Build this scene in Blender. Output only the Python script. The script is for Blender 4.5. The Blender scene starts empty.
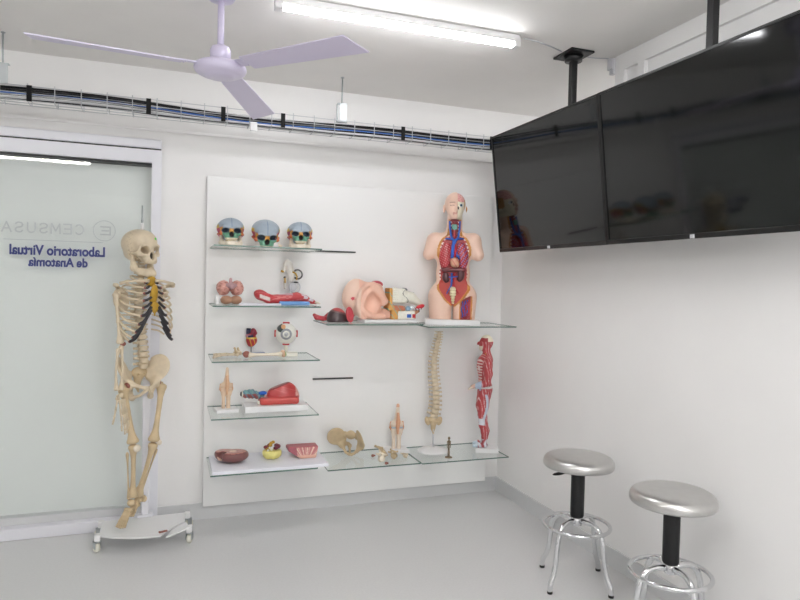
import bpy, bmesh, math, random
import numpy as np
from mathutils import Vector, Matrix, Euler

random.seed(7)
PI = math.pi
scene = bpy.context.scene
COL = scene.collection

# ------------------------------------------------------------------ materials
def lin(c):
    return tuple(((x / 255) / 12.92 if x <= 10 else (((x / 255) + .055) / 1.055) ** 2.4) for x in c)

def mat(name, rgb, rough=.5, metal=0., spec=.5, noise=0., nscale=40., bump=0., coat=0., emit=None):
    m = bpy.data.materials.new(name); m.use_nodes = True
    nt = m.node_tree; b = nt.nodes['Principled BSDF']
    c = lin(rgb)
    b.inputs['Base Color'].default_value = (*c, 1)
    b.inputs['Roughness'].default_value = rough
    b.inputs['Metallic'].default_value = metal
    b.inputs['Specular IOR Level'].default_value = spec
    b.inputs['Coat Weight'].default_value = coat
    if noise or bump:
        t = nt.nodes.new('ShaderNodeTexCoord'); n = nt.nodes.new('ShaderNodeTexNoise')
        n.inputs['Scale'].default_value = nscale; n.inputs['Detail'].default_value = 6
        nt.links.new(t.outputs['Object'], n.inputs['Vector'])
        if noise:
            r = nt.nodes.new('ShaderNodeValToRGB')
            r.color_ramp.elements[0].position = .3; r.color_ramp.elements[1].position = .7
            r.color_ramp.elements[0].color = (*[x * (1 - noise) for x in c], 1)
            r.color_ramp.elements[1].color = (*[min(1, x * (1 + noise)) for x in c], 1)
            nt.links.new(n.outputs['Fac'], r.inputs['Fac']); nt.links.new(r.outputs['Color'], b.inputs['Base Color'])
        if bump:
            u = nt.nodes.new('ShaderNodeBump'); u.inputs['Strength'].default_value = bump; u.inputs['Distance'].default_value = .002
            nt.links.new(n.outputs['Fac'], u.inputs['Height']); nt.links.new(u.outputs['Normal'], b.inputs['Normal'])
    if emit:
        b.inputs['Emission Color'].default_value = (*emit[0], 1); b.inputs['Emission Strength'].default_value = emit[1]
    return m

def painted(name, rough=.45, noise=.06, coat=0.):
    m = bpy.data.materials.new(name); m.use_nodes = True
    nt = m.node_tree; b = nt.nodes['Principled BSDF']
    a = nt.nodes.new('ShaderNodeAttribute'); a.attribute_name = 'Col'
    t = nt.nodes.new('ShaderNodeTexCoord'); n = nt.nodes.new('ShaderNodeTexNoise'); n.inputs['Scale'].default_value = 60
    nt.links.new(t.outputs['Object'], n.inputs['Vector'])
    h = nt.nodes.new('ShaderNodeHueSaturation')
    mr = nt.nodes.new('ShaderNodeMapRange'); mr.inputs['To Min'].default_value = 1 - noise * 2; mr.inputs['To Max'].default_value = 1 + noise
    nt.links.new(n.outputs['Fac'], mr.inputs['Value']); nt.links.new(mr.outputs['Result'], h.inputs['Value'])
    nt.links.new(a.outputs['Color'], h.inputs['Color']); nt.links.new(h.outputs['Color'], b.inputs['Base Color'])
    b.inputs['Roughness'].default_value = rough; b.inputs['Coat Weight'].default_value = coat
    return m

def glassy(name, tint, f0=.04, gain=1., rough=0.02):
    m = bpy.data.materials.new(name); m.use_nodes = True
    nt = m.node_tree; nt.nodes.remove(nt.nodes['Principled BSDF'])
    out = nt.nodes['Material Output']
    tr = nt.nodes.new('ShaderNodeBsdfTransparent'); tr.inputs['Color'].default_value = (*tint, 1)
    gl = nt.nodes.new('ShaderNodeBsdfGlossy'); gl.inputs['Roughness'].default_value = rough
    fr = nt.nodes.new('ShaderNodeFresnel'); fr.inputs['IOR'].default_value = 1.5
    mu = nt.nodes.new('ShaderNodeMath'); mu.operation = 'MULTIPLY'; mu.inputs[1].default_value = gain; mu.use_clamp = True
    mx = nt.nodes.new('ShaderNodeMixShader')
    ge = nt.nodes.new('ShaderNodeNewGeometry'); iv = nt.nodes.new('ShaderNodeMath'); iv.operation = 'SUBTRACT'; iv.inputs[0].default_value = 1
    m2 = nt.nodes.new('ShaderNodeMath'); m2.operation = 'MULTIPLY'
    nt.links.new(ge.outputs['Backfacing'], iv.inputs[1]); nt.links.new(fr.outputs[0], mu.inputs[0])
    nt.links.new(mu.outputs[0], m2.inputs[0]); nt.links.new(iv.outputs[0], m2.inputs[1]); nt.links.new(m2.outputs[0], mx.inputs[0])
    nt.links.new(tr.outputs[0], mx.inputs[1]); nt.links.new(gl.outputs[0], mx.inputs[2]); nt.links.new(mx.outputs[0], out.inputs[0])
    return m

M = {}
M['wall'] = mat('white wall paint', (243, 242, 241), .38, spec=.35, noise=.012, nscale=3, bump=.03)
M['ceil'] = mat('ceiling paint', (241, 239, 236), .7, noise=.015, nscale=4)
M['floor'] = mat('grey vinyl floor', (216, 216, 216), .33, noise=.025, nscale=90, bump=.02)
M['base'] = mat('grey skirting vinyl', (214, 215, 216), .4)
M['trimw'] = mat('white aluminium', (236, 236, 242), .3)
M['board'] = mat('white laminate board', (243, 243, 242), .35, noise=.008, nscale=2)
M['white'] = mat('white plastic', (236, 236, 236), .35)
M['foam'] = mat('white foam board', (240, 240, 248), .6)
M['fan'] = mat('lavender white enamel', (212, 205, 228), .3)
M['dark'] = mat('black plastic', (16, 17, 19), .38)
M['black'] = mat('black powder coat', (20, 20, 22), .45)
M['screen'] = mat('black screen glass', (9, 11, 10), .07, spec=.5)
M['bellows'] = mat('black rubber', (11, 12, 15), .5)
M['steel'] = mat('brushed stainless steel', (205, 204, 202), .3, metal=1., noise=.03, nscale=25)
M['chrome'] = mat('chrome tube', (225, 226, 228), .1, metal=1.)
M['zinc'] = mat('zinc steel', (185, 190, 192), .4, metal=.7)
M['wire'] = mat('galvanised wire', (205, 207, 210), .35, metal=.4)
M['cab_k'] = mat('black cable jacket', (20, 20, 24), .5)
M['cab_w'] = mat('white cable jacket', (225, 225, 225), .5)
M['cab_b'] = mat('blue cable jacket', (70, 120, 200), .5)
M['cab_g'] = mat('grey cable jacket', (120, 122, 126), .5)
M['frost'] = mat('frosted film', (239, 241, 240), .55, noise=.01, nscale=2)
M['clear'] = glassy('clear door glass', (.975, .985, .98), gain=1.0)
M['shelfg'] = glassy('clear shelf glass', (.965, .98, .972), gain=.7)
M['gedge'] = mat('green glass edge', (84, 116, 106), .15)
M['tube'] = mat('glowing tube diffuser', (255, 255, 255), .4, emit=((.97, .975, 1.0), 17.))
M['tube2'] = mat('tube diffuser glowing', (255, 255, 255), .4, emit=((1.0, 1.0, 1.0), 36.))
M['bez'] = mat('black gloss bezel', (7, 7, 8), .35)
M['strapm'] = mat('black hook tape', (9, 9, 10), .8)
M['navy'] = mat('navy vinyl lettering', (52, 62, 128), .5)
M['faint'] = mat('pale vinyl lettering', (204, 208, 209), .6)
M['bone'] = mat('bone cream', (219, 203, 176), .5, noise=.08, nscale=25, bump=.1)
M['bone2'] = mat('tan bone', (206, 184, 148), .5, noise=.1, nscale=20, bump=.1)
M['bonew'] = mat('pale bone', (233, 222, 203), .5, noise=.06, nscale=25)
M['cart'] = mat('dark cartilage', (52, 50, 54), .5, noise=.1)
M['stern'] = mat('ochre sternum', (190, 150, 48), .45, noise=.12, nscale=40)
M['redtip'] = mat('rust red cartilage', (150, 92, 80), .5, noise=.1)
M['brass'] = mat('bronze', (140, 122, 96), .4, metal=.5)
M['blue'] = mat('blue pad', (110, 155, 210), .6)
M['bluebase'] = mat('blue grey stand', (140, 150, 172), .5)
M['cream'] = mat('cream plastic', (236, 234, 220), .4)
M['vein'] = mat('blue vessel paint', (40, 95, 190), .35)
M['artery'] = mat('red vessel paint', (190, 35, 45), .35)
M['greenp'] = mat('sea green paint', (95, 150, 135), .4)
M['kid'] = mat('dark brown kidney paint', (78, 42, 46), .3)
M['grn'] = mat('green sticker', (110, 215, 90), .5)
M['silver'] = mat('silver badge', (205, 206, 210), .4)
M['p'] = painted('painted anatomical plastic', .42)
M['pg'] = painted('glossy painted plastic', .28, .05, .3)
M['ps'] = painted('skin coloured plastic', .34, .015, .1)

# ------------------------------------------------------------------ objects
def link(o, parent=None):
    COL.objects.link(o)
    if parent: o.parent = parent
    return o

def tag(o, label, cat, group=None, kind=None):
    o['label'] = label
    if cat: o['category'] = cat
    if group: o['group'] = group
    if kind: o['kind'] = kind
    return o

def E(name, label, cat, loc=(0, 0, 0), rz=0., group=None, rot=None):
    o = bpy.data.objects.new(name, None); o.empty_display_size = .05
    o.location = loc; o.rotation_euler = rot if rot else (0, 0, rz)
    link(o); return tag(o, label, cat, group)

def copy_tree(o, parent=None):
    c = o.copy(); COL.objects.link(c)
    if parent: c.parent = parent
    for ch in list(o.children): copy_tree(ch, c)
    return c

class MB:
    def __init__(s): s.bm = bmesh.new()
    def _mi(s, faces, mi, smooth):
        for f in faces: f.material_index = mi; f.smooth = smooth
    def box(s, c, size, rot=None, bev=0., mi=0):
        r = bmesh.ops.create_cube(s.bm, size=1)
        m = Matrix.Translation(c) @ (rot.to_matrix().to_4x4() if rot else Matrix.Identity(4)) @ Matrix.Diagonal((*size, 1))
        bmesh.ops.transform(s.bm, matrix=m, verts=r['verts'])
        fs = list({f for v in r['verts'] for f in v.link_faces})
        s._mi(fs, mi, False)
        if bev:
            es = list({e for v in r['verts'] for e in v.link_edges})
            n = bmesh.ops.bevel(s.bm, geom=es, offset=bev, segments=2, affect='EDGES', profile=.5)
            s._mi(n['faces'], mi, True)
        return s
    def box2(s, a, b, **k):
        return s.box([(a[i] + b[i]) / 2 for i in range(3)], [abs(b[i] - a[i]) for i in range(3)], **k)
    def tube(s, pts, r, seg=10, closed=False, mi=0, flat=1.):
        pts = [Vector(p) for p in pts]; n = len(pts)
        rr = r if isinstance(r, (list, tuple)) else [r] * n
        rings = []; prev = None
        for i in range(n):
            if closed: t = pts[(i + 1) % n] - pts[i - 1]
            else: t = pts[min(i + 1, n - 1)] - pts[max(i - 1, 0)]
            t.normalize()
            if prev is None:
                up = Vector((0, 0, 1)) if abs(t.z) < .9 else Vector((1, 0, 0))
                a = t.cross(up).normalized()
            else:
                a = (prev - t * prev.dot(t)).normalized()
            prev = a; b = t.cross(a)
            rings.append([s.bm.verts.new(pts[i] + (a * math.cos(2 * PI * k / seg) + b * flat * math.sin(2 * PI * k / seg)) * rr[i]) for k in range(seg)])
        fs = []
        for i in range(n if closed else n - 1):
            A = rings[i]; B = rings[(i + 1) % n]
            for k in range(seg): fs.append(s.bm.faces.new((A[k], A[(k + 1) % seg], B[(k + 1) % seg], B[k])))
        s._mi(fs, mi, True)
        if not closed:
            s._mi([s.bm.faces.new(rings[0][::-1]), s.bm.faces.new(rings[-1])], mi, False)
        return s
    def lathe(s, prof, c=(0, 0, 0), seg=32, mi=0, mtx=None, smooth=True):
        rings = []; c = Vector(c)
        for r, z in prof:
            if r < 1e-6: v = [s.bm.verts.new((0, 0, z))]
            else: v = [s.bm.verts.new((r * math.cos(2 * PI * k / seg), r * math.sin(2 * PI * k / seg), z)) for k in range(seg)]
            rings.append(v)
        fs = []
        for A, B in zip(rings, rings[1:]):
            for k in range(seg):
                k2 = (k + 1) % seg
                if len(A) == 1 and len(B) == 1: continue
                if len(A) == 1: fs.append(s.bm.faces.new((A[0], B[k2], B[k])))
                elif len(B) == 1: fs.append(s.bm.faces.new((A[k], A[k2], B[0])))
                else: fs.append(s.bm.faces.new((A[k], A[k2], B[k2], B[k])))
        for R_, fl in ((rings[0], True), (rings[-1], False)):
            if len(R_) > 1: fs.append(s.bm.faces.new(R_[::-1] if fl else R_))
        s._mi(fs, mi, smooth)
        vs = [v for R_ in rings for v in R_]
        m = Matrix.Translation(c) @ (mtx.to_4x4() if mtx else Matrix.Identity(4))
        bmesh.ops.transform(s.bm, matrix=m, verts=vs)
        return s
    def ell(s, c, r, rot=None, seg=16, mi=0):
        q = bmesh.ops.create_uvsphere(s.bm, u_segments=seg, v_segments=max(6, seg // 2 + 2), radius=1)
        m = Matrix.Translation(c) @ (rot.to_matrix().to_4x4() if rot else Matrix.Identity(4)) @ Matrix.Diagonal((*r, 1))
        bmesh.ops.transform(s.bm, matrix=m, verts=q['verts'])
        s._mi({f for v in q['verts'] for f in v.link_faces}, mi, True); return s
    def prism(s, poly, z0, z1, mi=0, bev=0., smooth=False):
        A = [s.bm.verts.new((x, y, z0)) for x, y in poly]; B = [s.bm.verts.new((x, y, z1)) for x, y in poly]
        n = len(poly); fs = [s.bm.faces.new(A[::-1]), s.bm.faces.new(B)]
        for i in range(n): fs.append(s.bm.faces.new((A[i], A[(i + 1) % n], B[(i + 1) % n], B[i])))
        s._mi(fs, mi, smooth)
        if bev:
            es = list({e for v in A + B for e in v.link_edges})
            q = bmesh.ops.bevel(s.bm, geom=es, offset=bev, segments=2, affect='EDGES', profile=.5); s._mi(q['faces'], mi, True)
        return s
    def build(s, name, mats, parent=None, label=None):
        bmesh.ops.recalc_face_normals(s.bm, faces=s.bm.faces)
        me = bpy.data.meshes.new(name); s.bm.to_mesh(me); s.bm.free()
        for m in (mats if isinstance(mats, (list, tuple)) else [mats]): me.materials.append(m)
        o = bpy.data.objects.new(name, me); link(o, parent)
        if label: o['label'] = label
        return o

# ------------------------------------------------------------------ implicit surfaces for the organic shapes
def V3(*a): return np.array(a, float)
def length(q): return np.sqrt((q * q).sum(-1))
def ball(P, c, r): return length(P - np.array(c)) - r
def rotm(e): return np.array(Euler(e).to_matrix())
def ell(P, c, r, e=None):
    Q = P - np.array(c)
    if e is not None: Q = Q @ rotm(e)
    r = np.array(r); k0 = length(Q / r); k1 = length(Q / (r * r)) + 1e-9
    return k0 * (k0 - 1) / k1
def cap(P, a, b, ra, rb=None):
    rb = ra if rb is None else rb
    a = np.array(a, float); b = np.array(b, float); ab = b - a
    h = np.clip(((P - a) @ ab) / (ab @ ab + 1e-12), 0, 1)
    return length(P - a - h[..., None] * ab) - (ra + (rb - ra) * h)
def rbox(P, c, h, r=.0, e=None):
    Q = P - np.array(c)
    if e is not None: Q = Q @ rotm(e)
    q = np.abs(Q) - (np.array(h) - r)
    return length(np.maximum(q, 0)) + np.minimum(q.max(-1), 0) - r
def smin(a, b, k=.01):
    h = np.clip(.5 + .5 * (b - a) / k, 0, 1); return b * (1 - h) + a * h - k * h * (1 - h)
def smax(a, b, k=.01): return -smin(-a, -b, k)
def U(k, *ds):
    d = ds[0]
    for x in ds[1:]: d = smin(d, x, k)
    return d
def chain(P, pts, rs, k=.006):
    d = None
    for i in range(len(pts) - 1):
        q = cap(P, pts[i], pts[i + 1], rs[i], rs[i + 1]); d = q if d is None else smin(d, q, k)
    return d
def X(P): return P[..., 0]
def Y(P): return P[..., 1]
def Z(P): return P[..., 2]

def sdf(name, f, lo, hi, h, m, parent=None, col=None, label=None):
    lo = np.array(lo, float); hi = np.array(hi, float)
    n = np.ceil((hi - lo) / h).astype(int) + 1
    ax = [lo[i] + h * np.arange(n[i]) for i in range(3)]
    P = np.stack(np.meshgrid(*ax, indexing='ij'), -1)
    v = f(P)
    v[0], v[-1] = np.maximum(v[0], h * .3), np.maximum(v[-1], h * .3)
    v[:, 0], v[:, -1] = np.maximum(v[:, 0], h * .3), np.maximum(v[:, -1], h * .3)
    v[..., 0], v[..., -1] = np.maximum(v[..., 0], h * .3), np.maximum(v[..., -1], h * .3)
    nx, ny, nz = v.shape
    cs = [(i, j, k) for i in (0, 1) for j in (0, 1) for k in (0, 1)]
    cv = {c: v[c[0]:nx - 1 + c[0], c[1]:ny - 1 + c[1], c[2]:nz - 1 + c[2]] for c in cs}
    pos = np.zeros((nx - 1, ny - 1, nz - 1, 3)); cnt = np.zeros((nx - 1, ny - 1, nz - 1))
    for a in cs:
        for d in range(3):
            if a[d]: continue
            b = list(a); b[d] = 1; A = cv[a]; B = cv[tuple(b)]
            mk = (A < 0) != (B < 0); t = np.where(mk, A / np.where(mk, A - B, 1), 0)
            for q in range(3): pos[..., q] += mk * (a[q] + (t if q == d else 0))
            cnt += mk
    act = cnt > 0; idx = -np.ones(cnt.shape, int); idx[act] = np.arange(act.sum())
    ijk = np.argwhere(act); verts = lo + h * (ijk + pos[act] / cnt[act][:, None])
    faces = []
    s = v < 0
    for d in range(3):
        e1, e2 = (d + 1) % 3, (d + 2) % 3
        sl0 = [slice(1, -1)] * 3; sl0[d] = slice(0, -1); sl1 = list(sl0); sl1[d] = slice(1, None)
        A = s[tuple(sl0)]; B = s[tuple(sl1)]
        w = np.argwhere(A != B); flip = A[A != B]
        off = np.ones(3, int); off[d] = 0; g = w + off
        def cell(o1, o2):
            q = g.copy(); q[:, e1] -= o1; q[:, e2] -= o2; return idx[q[:, 0], q[:, 1], q[:, 2]]
        Q = np.stack([cell(1, 1), cell(0, 1), cell(0, 0), cell(1, 0)], 1)
        Q[~flip] = Q[~flip][:, ::-1]; faces.append(Q)
    F = np.concatenate(faces)
    me = bpy.data.meshes.new(name); me.from_pydata(verts.tolist(), [], F.tolist())
    me.polygons.foreach_set('use_smooth', [True] * len(me.polygons)); me.update()
    if col is not None:
        c = np.array(col(verts), float) / 255
        c = np.where(c <= .04, c / 12.92, ((c + .055) / 1.055) ** 2.4)
        a = me.color_attributes.new('Col', 'FLOAT_COLOR', 'POINT')
        a.data.foreach_set('color', np.concatenate([c, np.ones((len(c), 1))], 1).ravel())
    me.materials.append(m)
    o = bpy.data.objects.new(name, me); link(o, parent)
    if label: o['label'] = label
    return o

def paint(base, *rules):
    """colour function: base colour, then (mask_fn, colour) in order"""
    def c(p):
        o = np.tile(np.array(base, float), (len(p), 1))
        for fn, cc in rules:
            m = fn(p); o[m] = cc
        return o
    return c

def struct(o): o['kind'] = 'structure'; return o

# ------------------------------------------------------------------ the room
H = 2.7
XL, YF, XR = -5.4, -6.6, 1.5
DX0, DX1, DZ = -4.3, -2.339, 2.143
struct(MB().box2((XL, YF, -.1), (XR, .1, 0)).build('floor', M['floor']))
struct(MB().box2((XL, YF, H), (XR, .1, H + .1)).build('ceiling', M['ceil']))
b = MB()
b.box2((XL, 0, 0), (DX0, .12, H)); b.box2((DX0, 0, DZ), (DX1, .12, H)); b.box2((DX1, 0, 0), (XR, .12, H)); b.box2((DX0, .09, 0), (DX1, .12, DZ))
struct(b.build('wall_back', M['wall']))
# the partition on the right stops short of the ceiling next to the corner
b = MB()
b.box2((0, -1.211, 0), (.12, 0, 2.33)); b.box2((0, YF, 0), (.12, -1.211, H))
struct(b.build('wall_right', M['wall']))
struct(MB().box2((XR, YF, 0), (XR + .1, .1, H)).build('wall_beyond', M['wall']))
struct(MB().box2((XL - .1, YF, 0), (XL, .1, H)).build('wall_left', M['wall']))
struct(MB().box2((XL, YF - .1, 0), (XR, YF, H)).build('wall_front', M['wall']))
b = MB(); b.box2((-2.286, -.012, 0), (0, 0, .1)); struct(b.build('baseboard_back', M['base']))
b = MB(); b.box2((-.012, YF, 0), (0, -.012, .1)); struct(b.build('baseboard_right', M['base']))
b = MB()
b.box2((-.02, YF, 2.615), (0, -1.211, H)); b.box2((-.02, -1.285, 2.33), (0, -1.211, 2.615)); b.box2((-.02, -1.435, 2.33), (0, -1.385, 2.615))
struct(b.build('trim_1', M['wall']))
struct(MB().box2((-5.3, -.012, 2.335), (-.03, 0, 2.35), bev=.003).build('trim_2', M['wall']))

# sliding glass door
d = struct(MB().box2((DX1, -.04, 0), (DX1 + .053, 0, DZ + .081)).box2((DX0, -.04, DZ), (DX1, 0, DZ + .075)).box2((DX0 - .05, -.04, 0), (DX0, 0, DZ + .081)).build('door_1', M['trimw']))
def part(mb, name, m, par, label=None): return mb.build(name, m, par, label)
part(MB().box2((DX0 - .05, -.05, DZ + .083), (DX1 + .053, 0, DZ + .135), bev=.008), 'top_rail', M['trimw'], d)
part(MB().box2((DX0 - .05, -.041, DZ + .0755), (DX1 + .05, -.0005, DZ + .0825)), 'rail_gap', M['dark'], d)
part(MB().box2((DX0, -.02, DZ - .012), (DX1, .06, DZ - .0005)), 'seal', M['dark'], d)
part(MB().box2((DX0 - .05, -.055, 0), (DX1 - .0005, .085, .066), bev=.004), 'sill', M['trimw'], d)
part(MB().box2((DX0 + .001, .0, .067), (DX1 - .001, .06, .108)), 'bottom_rail', M['base'], d, 'grey bottom rail')
part(MB().box2((DX0 + .001, .06, .067), (DX1 - .001, .068, DZ - .001)), 'frosted_pane', M['frost'], d)
part(MB().box2((DX0 + .001, .008, .108), (DX1 - .001, .013, DZ - .0125)), 'clear_pane', M['clear'], d)

def lettering(txt, x0, x1, z0, z1, m, name, bold, y=.0065):
    cu = bpy.data.curves.new('t', 'FONT'); cu.body = txt; cu.extrude = .02; cu.offset = bold; cu.size = 1; cu.resolution_u = 6
    t = bpy.data.objects.new('t', cu); COL.objects.link(t)
    dg = bpy.context.evaluated_depsgraph_get()
    me = bpy.data.meshes.new_from_object(t.evaluated_get(dg)); bpy.data.objects.remove(t)
    p = np.array([v.co for v in me.vertices]); a, c = p.min(0), p.max(0)
    for v in me.vertices:
        u = (v.co.x - a[0]) / (c[0] - a[0]); w = (v.co.y - a[1]) / (c[1] - a[1])
        v.co = (x0 + (x1 - x0) * u, y + .002 * (1 if v.co.z > 0 else 0) - .001, z0 + (z1 - z0) * w)
    me.materials.clear(); me.materials.append(m)
    for a_ in [a_.name for a_ in me.attributes if a_.name == 'custom_normal']: me.attributes.remove(me.attributes[a_])
    me.polygons.foreach_set('use_smooth', [False] * len(me.polygons)); me.polygons.foreach_set('material_index', [0] * len(me.polygons))
    bm = bmesh.new(); bm.from_mesh(me); bmesh.ops.remove_doubles(bm, verts=bm.verts, dist=1e-5)
    bmesh.ops.recalc_face_normals(bm, faces=bm.faces); bm.to_mesh(me); bm.free()
    o = bpy.data.objects.new(name, me); link(o, d); return o
lettering('Laboratorio Virtual', -2.588, -3.07, 1.585, 1.643, M['navy'], 'lettering', .034)['label'] = 'navy lettering reading Laboratorio Virtual from the other side'
lettering('de Anatomía', -2.678, -2.978, 1.522, 1.575, M['navy'], 'lettering', .034)['label'] = 'navy lettering reading de Anatomía from the other side'
def arc(cx, cz, rx, rz, a0, a1, n=8): return [(cx + rx * math.cos(math.radians(a0 + (a1 - a0) * k / n)), cz + rz * math.sin(math.radians(a0 + (a1 - a0) * k / n))) for k in range(n + 1)]
SS = arc(.5, .75, .4, .25, 20, 270) + arc(.5, .25, .4, .25, 90, -160)
GL = {'C': [arc(.55, .5, .5, .5, 45, 315, 12)], 'E': [[(.95, 1), (.1, 1), (.1, 0), (.95, 0)], [(.1, .5), (.85, .5)]], 'M': [[(0, 0), (.05, 1), (.5, .25), (.95, 1), (1, 0)]],
      'S': [SS], 'U': [[(.08, 1), (.08, .35)] + arc(.5, .35, .42, .35, 180, 360) + [(.92, 1)]], 'A': [[(0, 0), (.5, 1), (1, 0)], [(.2, .35), (.8, .35)]]}
b = MB(); lw, lh, pitch = .044, .054, .0605
for k, ch in enumerate('CEMSUSA'):
    xs = -2.70 - k * pitch                                # read from the far side: the word runs towards -x
    for pl_ in GL[ch]:
        q = [(xs - u * lw, 1.711 + v * lh) for u, v in pl_]
        for si, ((xa, za), (xb, zb_)) in enumerate(zip(q, q[1:])):
            ln = math.hypot(xb - xa, zb_ - za)
            b.box(((xa + xb) / 2, .0065, (za + zb_) / 2), (ln + .006, .0014 + .00007 * (si % 2) + .00004 * si + .00003 * (len(pl_) == 2), .0075), Euler((0, -math.atan2(zb_ - za, xb - xa), 0)))
part(b, 'lettering', M['faint'], d, 'faint pale lettering reading CEMSUSA from the other side')
b = MB()
b.tube([(-2.592 + .058 * math.cos(a), .0063, 1.738 + .058 * math.sin(a)) for a in np.linspace(0, 2 * PI, 33)[:-1]], .0022, 6, closed=True)
for dz, w in ((.022, .026), (0, .02), (-.022, .026)): b.box((-2.592 + .004, .0063, 1.738 + dz), (w * 2, .002, .008))
b.box((-2.592 + .03, .0063, 1.738), (.008, .002, .052))
part(b, 'crest', M['faint'], d, 'faint pale round crest')
part(MB().box2((-3.1, .0055, 1.667), (-2.6, .0075, 1.671)), 'lettering_shadow', M['faint'], d)  # thin pale strip in place of the shadow the lettering casts
t = struct(MB().box2((-2.62, -.006, 2.262), (-2.55, 0, 2.286)).box((-2.60, -.007, 2.274), (.008, .004, .008), mi=1).box((-2.575, -.007, 2.274), (.005, .004, .005), mi=1).build('trim_3', [M['wall'], M['dark']]))
t.location.y = -.0005

# ------------------------------------------------------------------ ceiling fan
fan = E('ceiling_fan', 'lavender-white three-bladed ceiling fan hanging from a short rod', 'fan', (-2.045, -1.30, 2.6995))
MB().lathe([(.02, -.085), (.05, -.08), (.062, -.06), (.066, -.0005)]).build('canopy', M['fan'], fan)
MB().lathe([(.0135, -.30), (.0135, -.08)], seg=16).build('down_rod', M['fan'], fan)
MB().lathe([(.03, -.345), (.042, -.34), (.042, -.285), (.036, -.272), (.018, -.268), (.016, -.262)]).build('coupling_cover', M['fan'], fan)
MB().lathe([(.0, -.397), (.05, -.396), (.062, -.391), (.065, -.388), (.082, -.385), (.1, -.375), (.106, -.362), (.104, -.349), (.09, -.34), (.06, -.335), (.03, -.334)]).build('motor_housing', M['fan'], fan)
proto = None
for k, deg in enumerate((192, 309, 67.5)):
    if proto is None:
        bm = MB()
        n = 14; top = []; bot = []
        for i in range(n + 1):
            t = i / n; x = .15 + .55 * t; w0 = .046 + .016 * t; w1 = w0
            if i == n: pass
            top.append((x - (.03 if i == n else 0), -w0, x, w1))
        poly = [(a[0], a[1]) for a in top] + [(a[2], a[3]) for a in top[::-1]]
        bm.prism(poly, -.0025, .0025, bev=.001)
        m = Matrix.Translation((0, 0, -.352)) @ Matrix.Rotation(math.radians(1.9), 4, 'Y') @ Matrix.Rotation(math.radians(-11), 4, 'X')
        bmesh.ops.transform(bm.bm, matrix=m, verts=bm.bm.verts)
        bl = bm.build('blade', M['fan'], fan); proto = bl
        ir = MB().box((.125, 0, 0.004), (.09, .05, .005), bev=.001)
        for x in (.155, .168):
            for y in (-.018, .018): ir.ell((x - .012, y, .0), (.004, .004, .004), seg=8)
        bmesh.ops.transform(ir.bm, matrix=m, verts=ir.bm.verts)
        ir.build('blade_iron', M['fan'], bl)
    else:
        bl = copy_tree(proto, fan)
    bl.rotation_euler = (0, 0, math.radians(deg))

# ------------------------------------------------------------------ tube lights
def tube_light(loc, L, label, inview=False):
    e = E('tube_light', label, 'light', loc, math.radians(-.4))
    tm = M['tube'] if inview else M['tube2']
    MB().box((0, 0, -.0175), (L + .02, .05, .034), bev=.004).build('housing', M['white'], e)
    MB().tube([(-L / 2 + .02, 0, -.036), (L / 2 - .02, 0, -.036)], .021, 16).build('diffuser', tm, e)
    for s in (-1, 1): MB().box((s * (L / 2 + .0), 0, -.033), (.035, .05, .05), bev=.005).build('end_cap', M['white'], e)
    return e
tube_light((-1.225, -1.25, 2.6995), 1.155, 'long white glowing tube light on the ceiling beside the fan', True)
tube_light((-3.62, -3.4, 2.6995), 1.18, 'white ceiling tube light over the viewpoint, mirrored in the door glass')
tube_light((-1.21, -3.4, 2.6995), 1.18, 'added unseen white ceiling tube light above and to the right of the viewpoint')  # out of view, added to help light the room
def fill_pendant(loc, label):  # unseen tubes on made-up wires, added to lift ceiling and walls
    e = tube_light(loc, 1.18, label)
    for x in (-.5, .5): MB().tube([(x, 0, 0), (x, 0, 2.6995 - loc[2])], .002, 6).build('hanger_wire', M['zinc'], e)
fill_pendant((-1.3, -4.6, 2.15), 'added unseen white fill tube on two wires behind the viewpoint')
fill_pendant((-1.3, -5.9, 2.25), 'added unseen white fill tube on two wires at the far end of the room behind the viewpoint')
fill_pendant((.75, -1.9, 2.25), 'added unseen white fill tube on two wires beyond the right partition')  # added to brighten the ceiling past the partition

tag(MB().tube([(-.60, -1.25, 2.697), (-.52, -1.245, 2.696), (-.42, -1.21, 2.697), (-.33, -1.175, 2.6965)], .003, 6).build('power_cord', M['silver']), 'thin grey cord on the ceiling between the tube light and the pole mount', 'cord')
tag(MB().tube([(-.165, -1.16, 2.697), (-.12, -1.165, 2.696), (-.045, -1.185, 2.696)], .003, 6).build('power_cord', M['silver']), 'thin grey cord on the ceiling between the pole mount and the junction box', 'cord')
b = MB().box((-.022, -1.19, 2.665), (.04, .04, .06), bev=.004).box((-.022, -1.195, 2.625), (.025, .03, .03), bev=.003)
tag(b.build('junction_box', M['silver']), 'small grey junction box at the top corner of the right partition', 'junction box')

# ------------------------------------------------------------------ cable tray
ty0, ty1, tz0, tz1 = -.36, -.25, 2.352, 2.425
tray = E('cable_tray', 'galvanised wire mesh cable tray running across under the ceiling', 'cable tray', (0, 0, 0))
b = MB(); x0, x1 = -3.7, -.06
for (y, z) in ((ty0, tz0), (ty0, tz1), (ty0, (tz0 + tz1) / 2), (ty1, tz0), (ty1, tz1), (ty1, (tz0 + tz1) / 2), ((ty0 + ty1) / 2, tz0)):
    b.tube([(x0, y, z), (x1, y, z)], .0022, 6)
x = x0 + .05
while x < x1:
    b.tube([(x, ty0 - .002, tz1 + .012), (x, ty0 - .002, tz0 - .003), (x, ty1 + .002, tz0 - .003), (x, ty1 + .002, tz1 + .004)], .0026, 6)
    x += .122
b.build('wire_basket', M['wire'], tray)
for x in (-2.91, -2.35, -1.965, -1.635, -.905, -.30):
    MB().box((x, ty0 - .006, 2.388), (.024, .003, .08)).build('strap', M['strapm'], tray, 'black strap')
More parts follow.
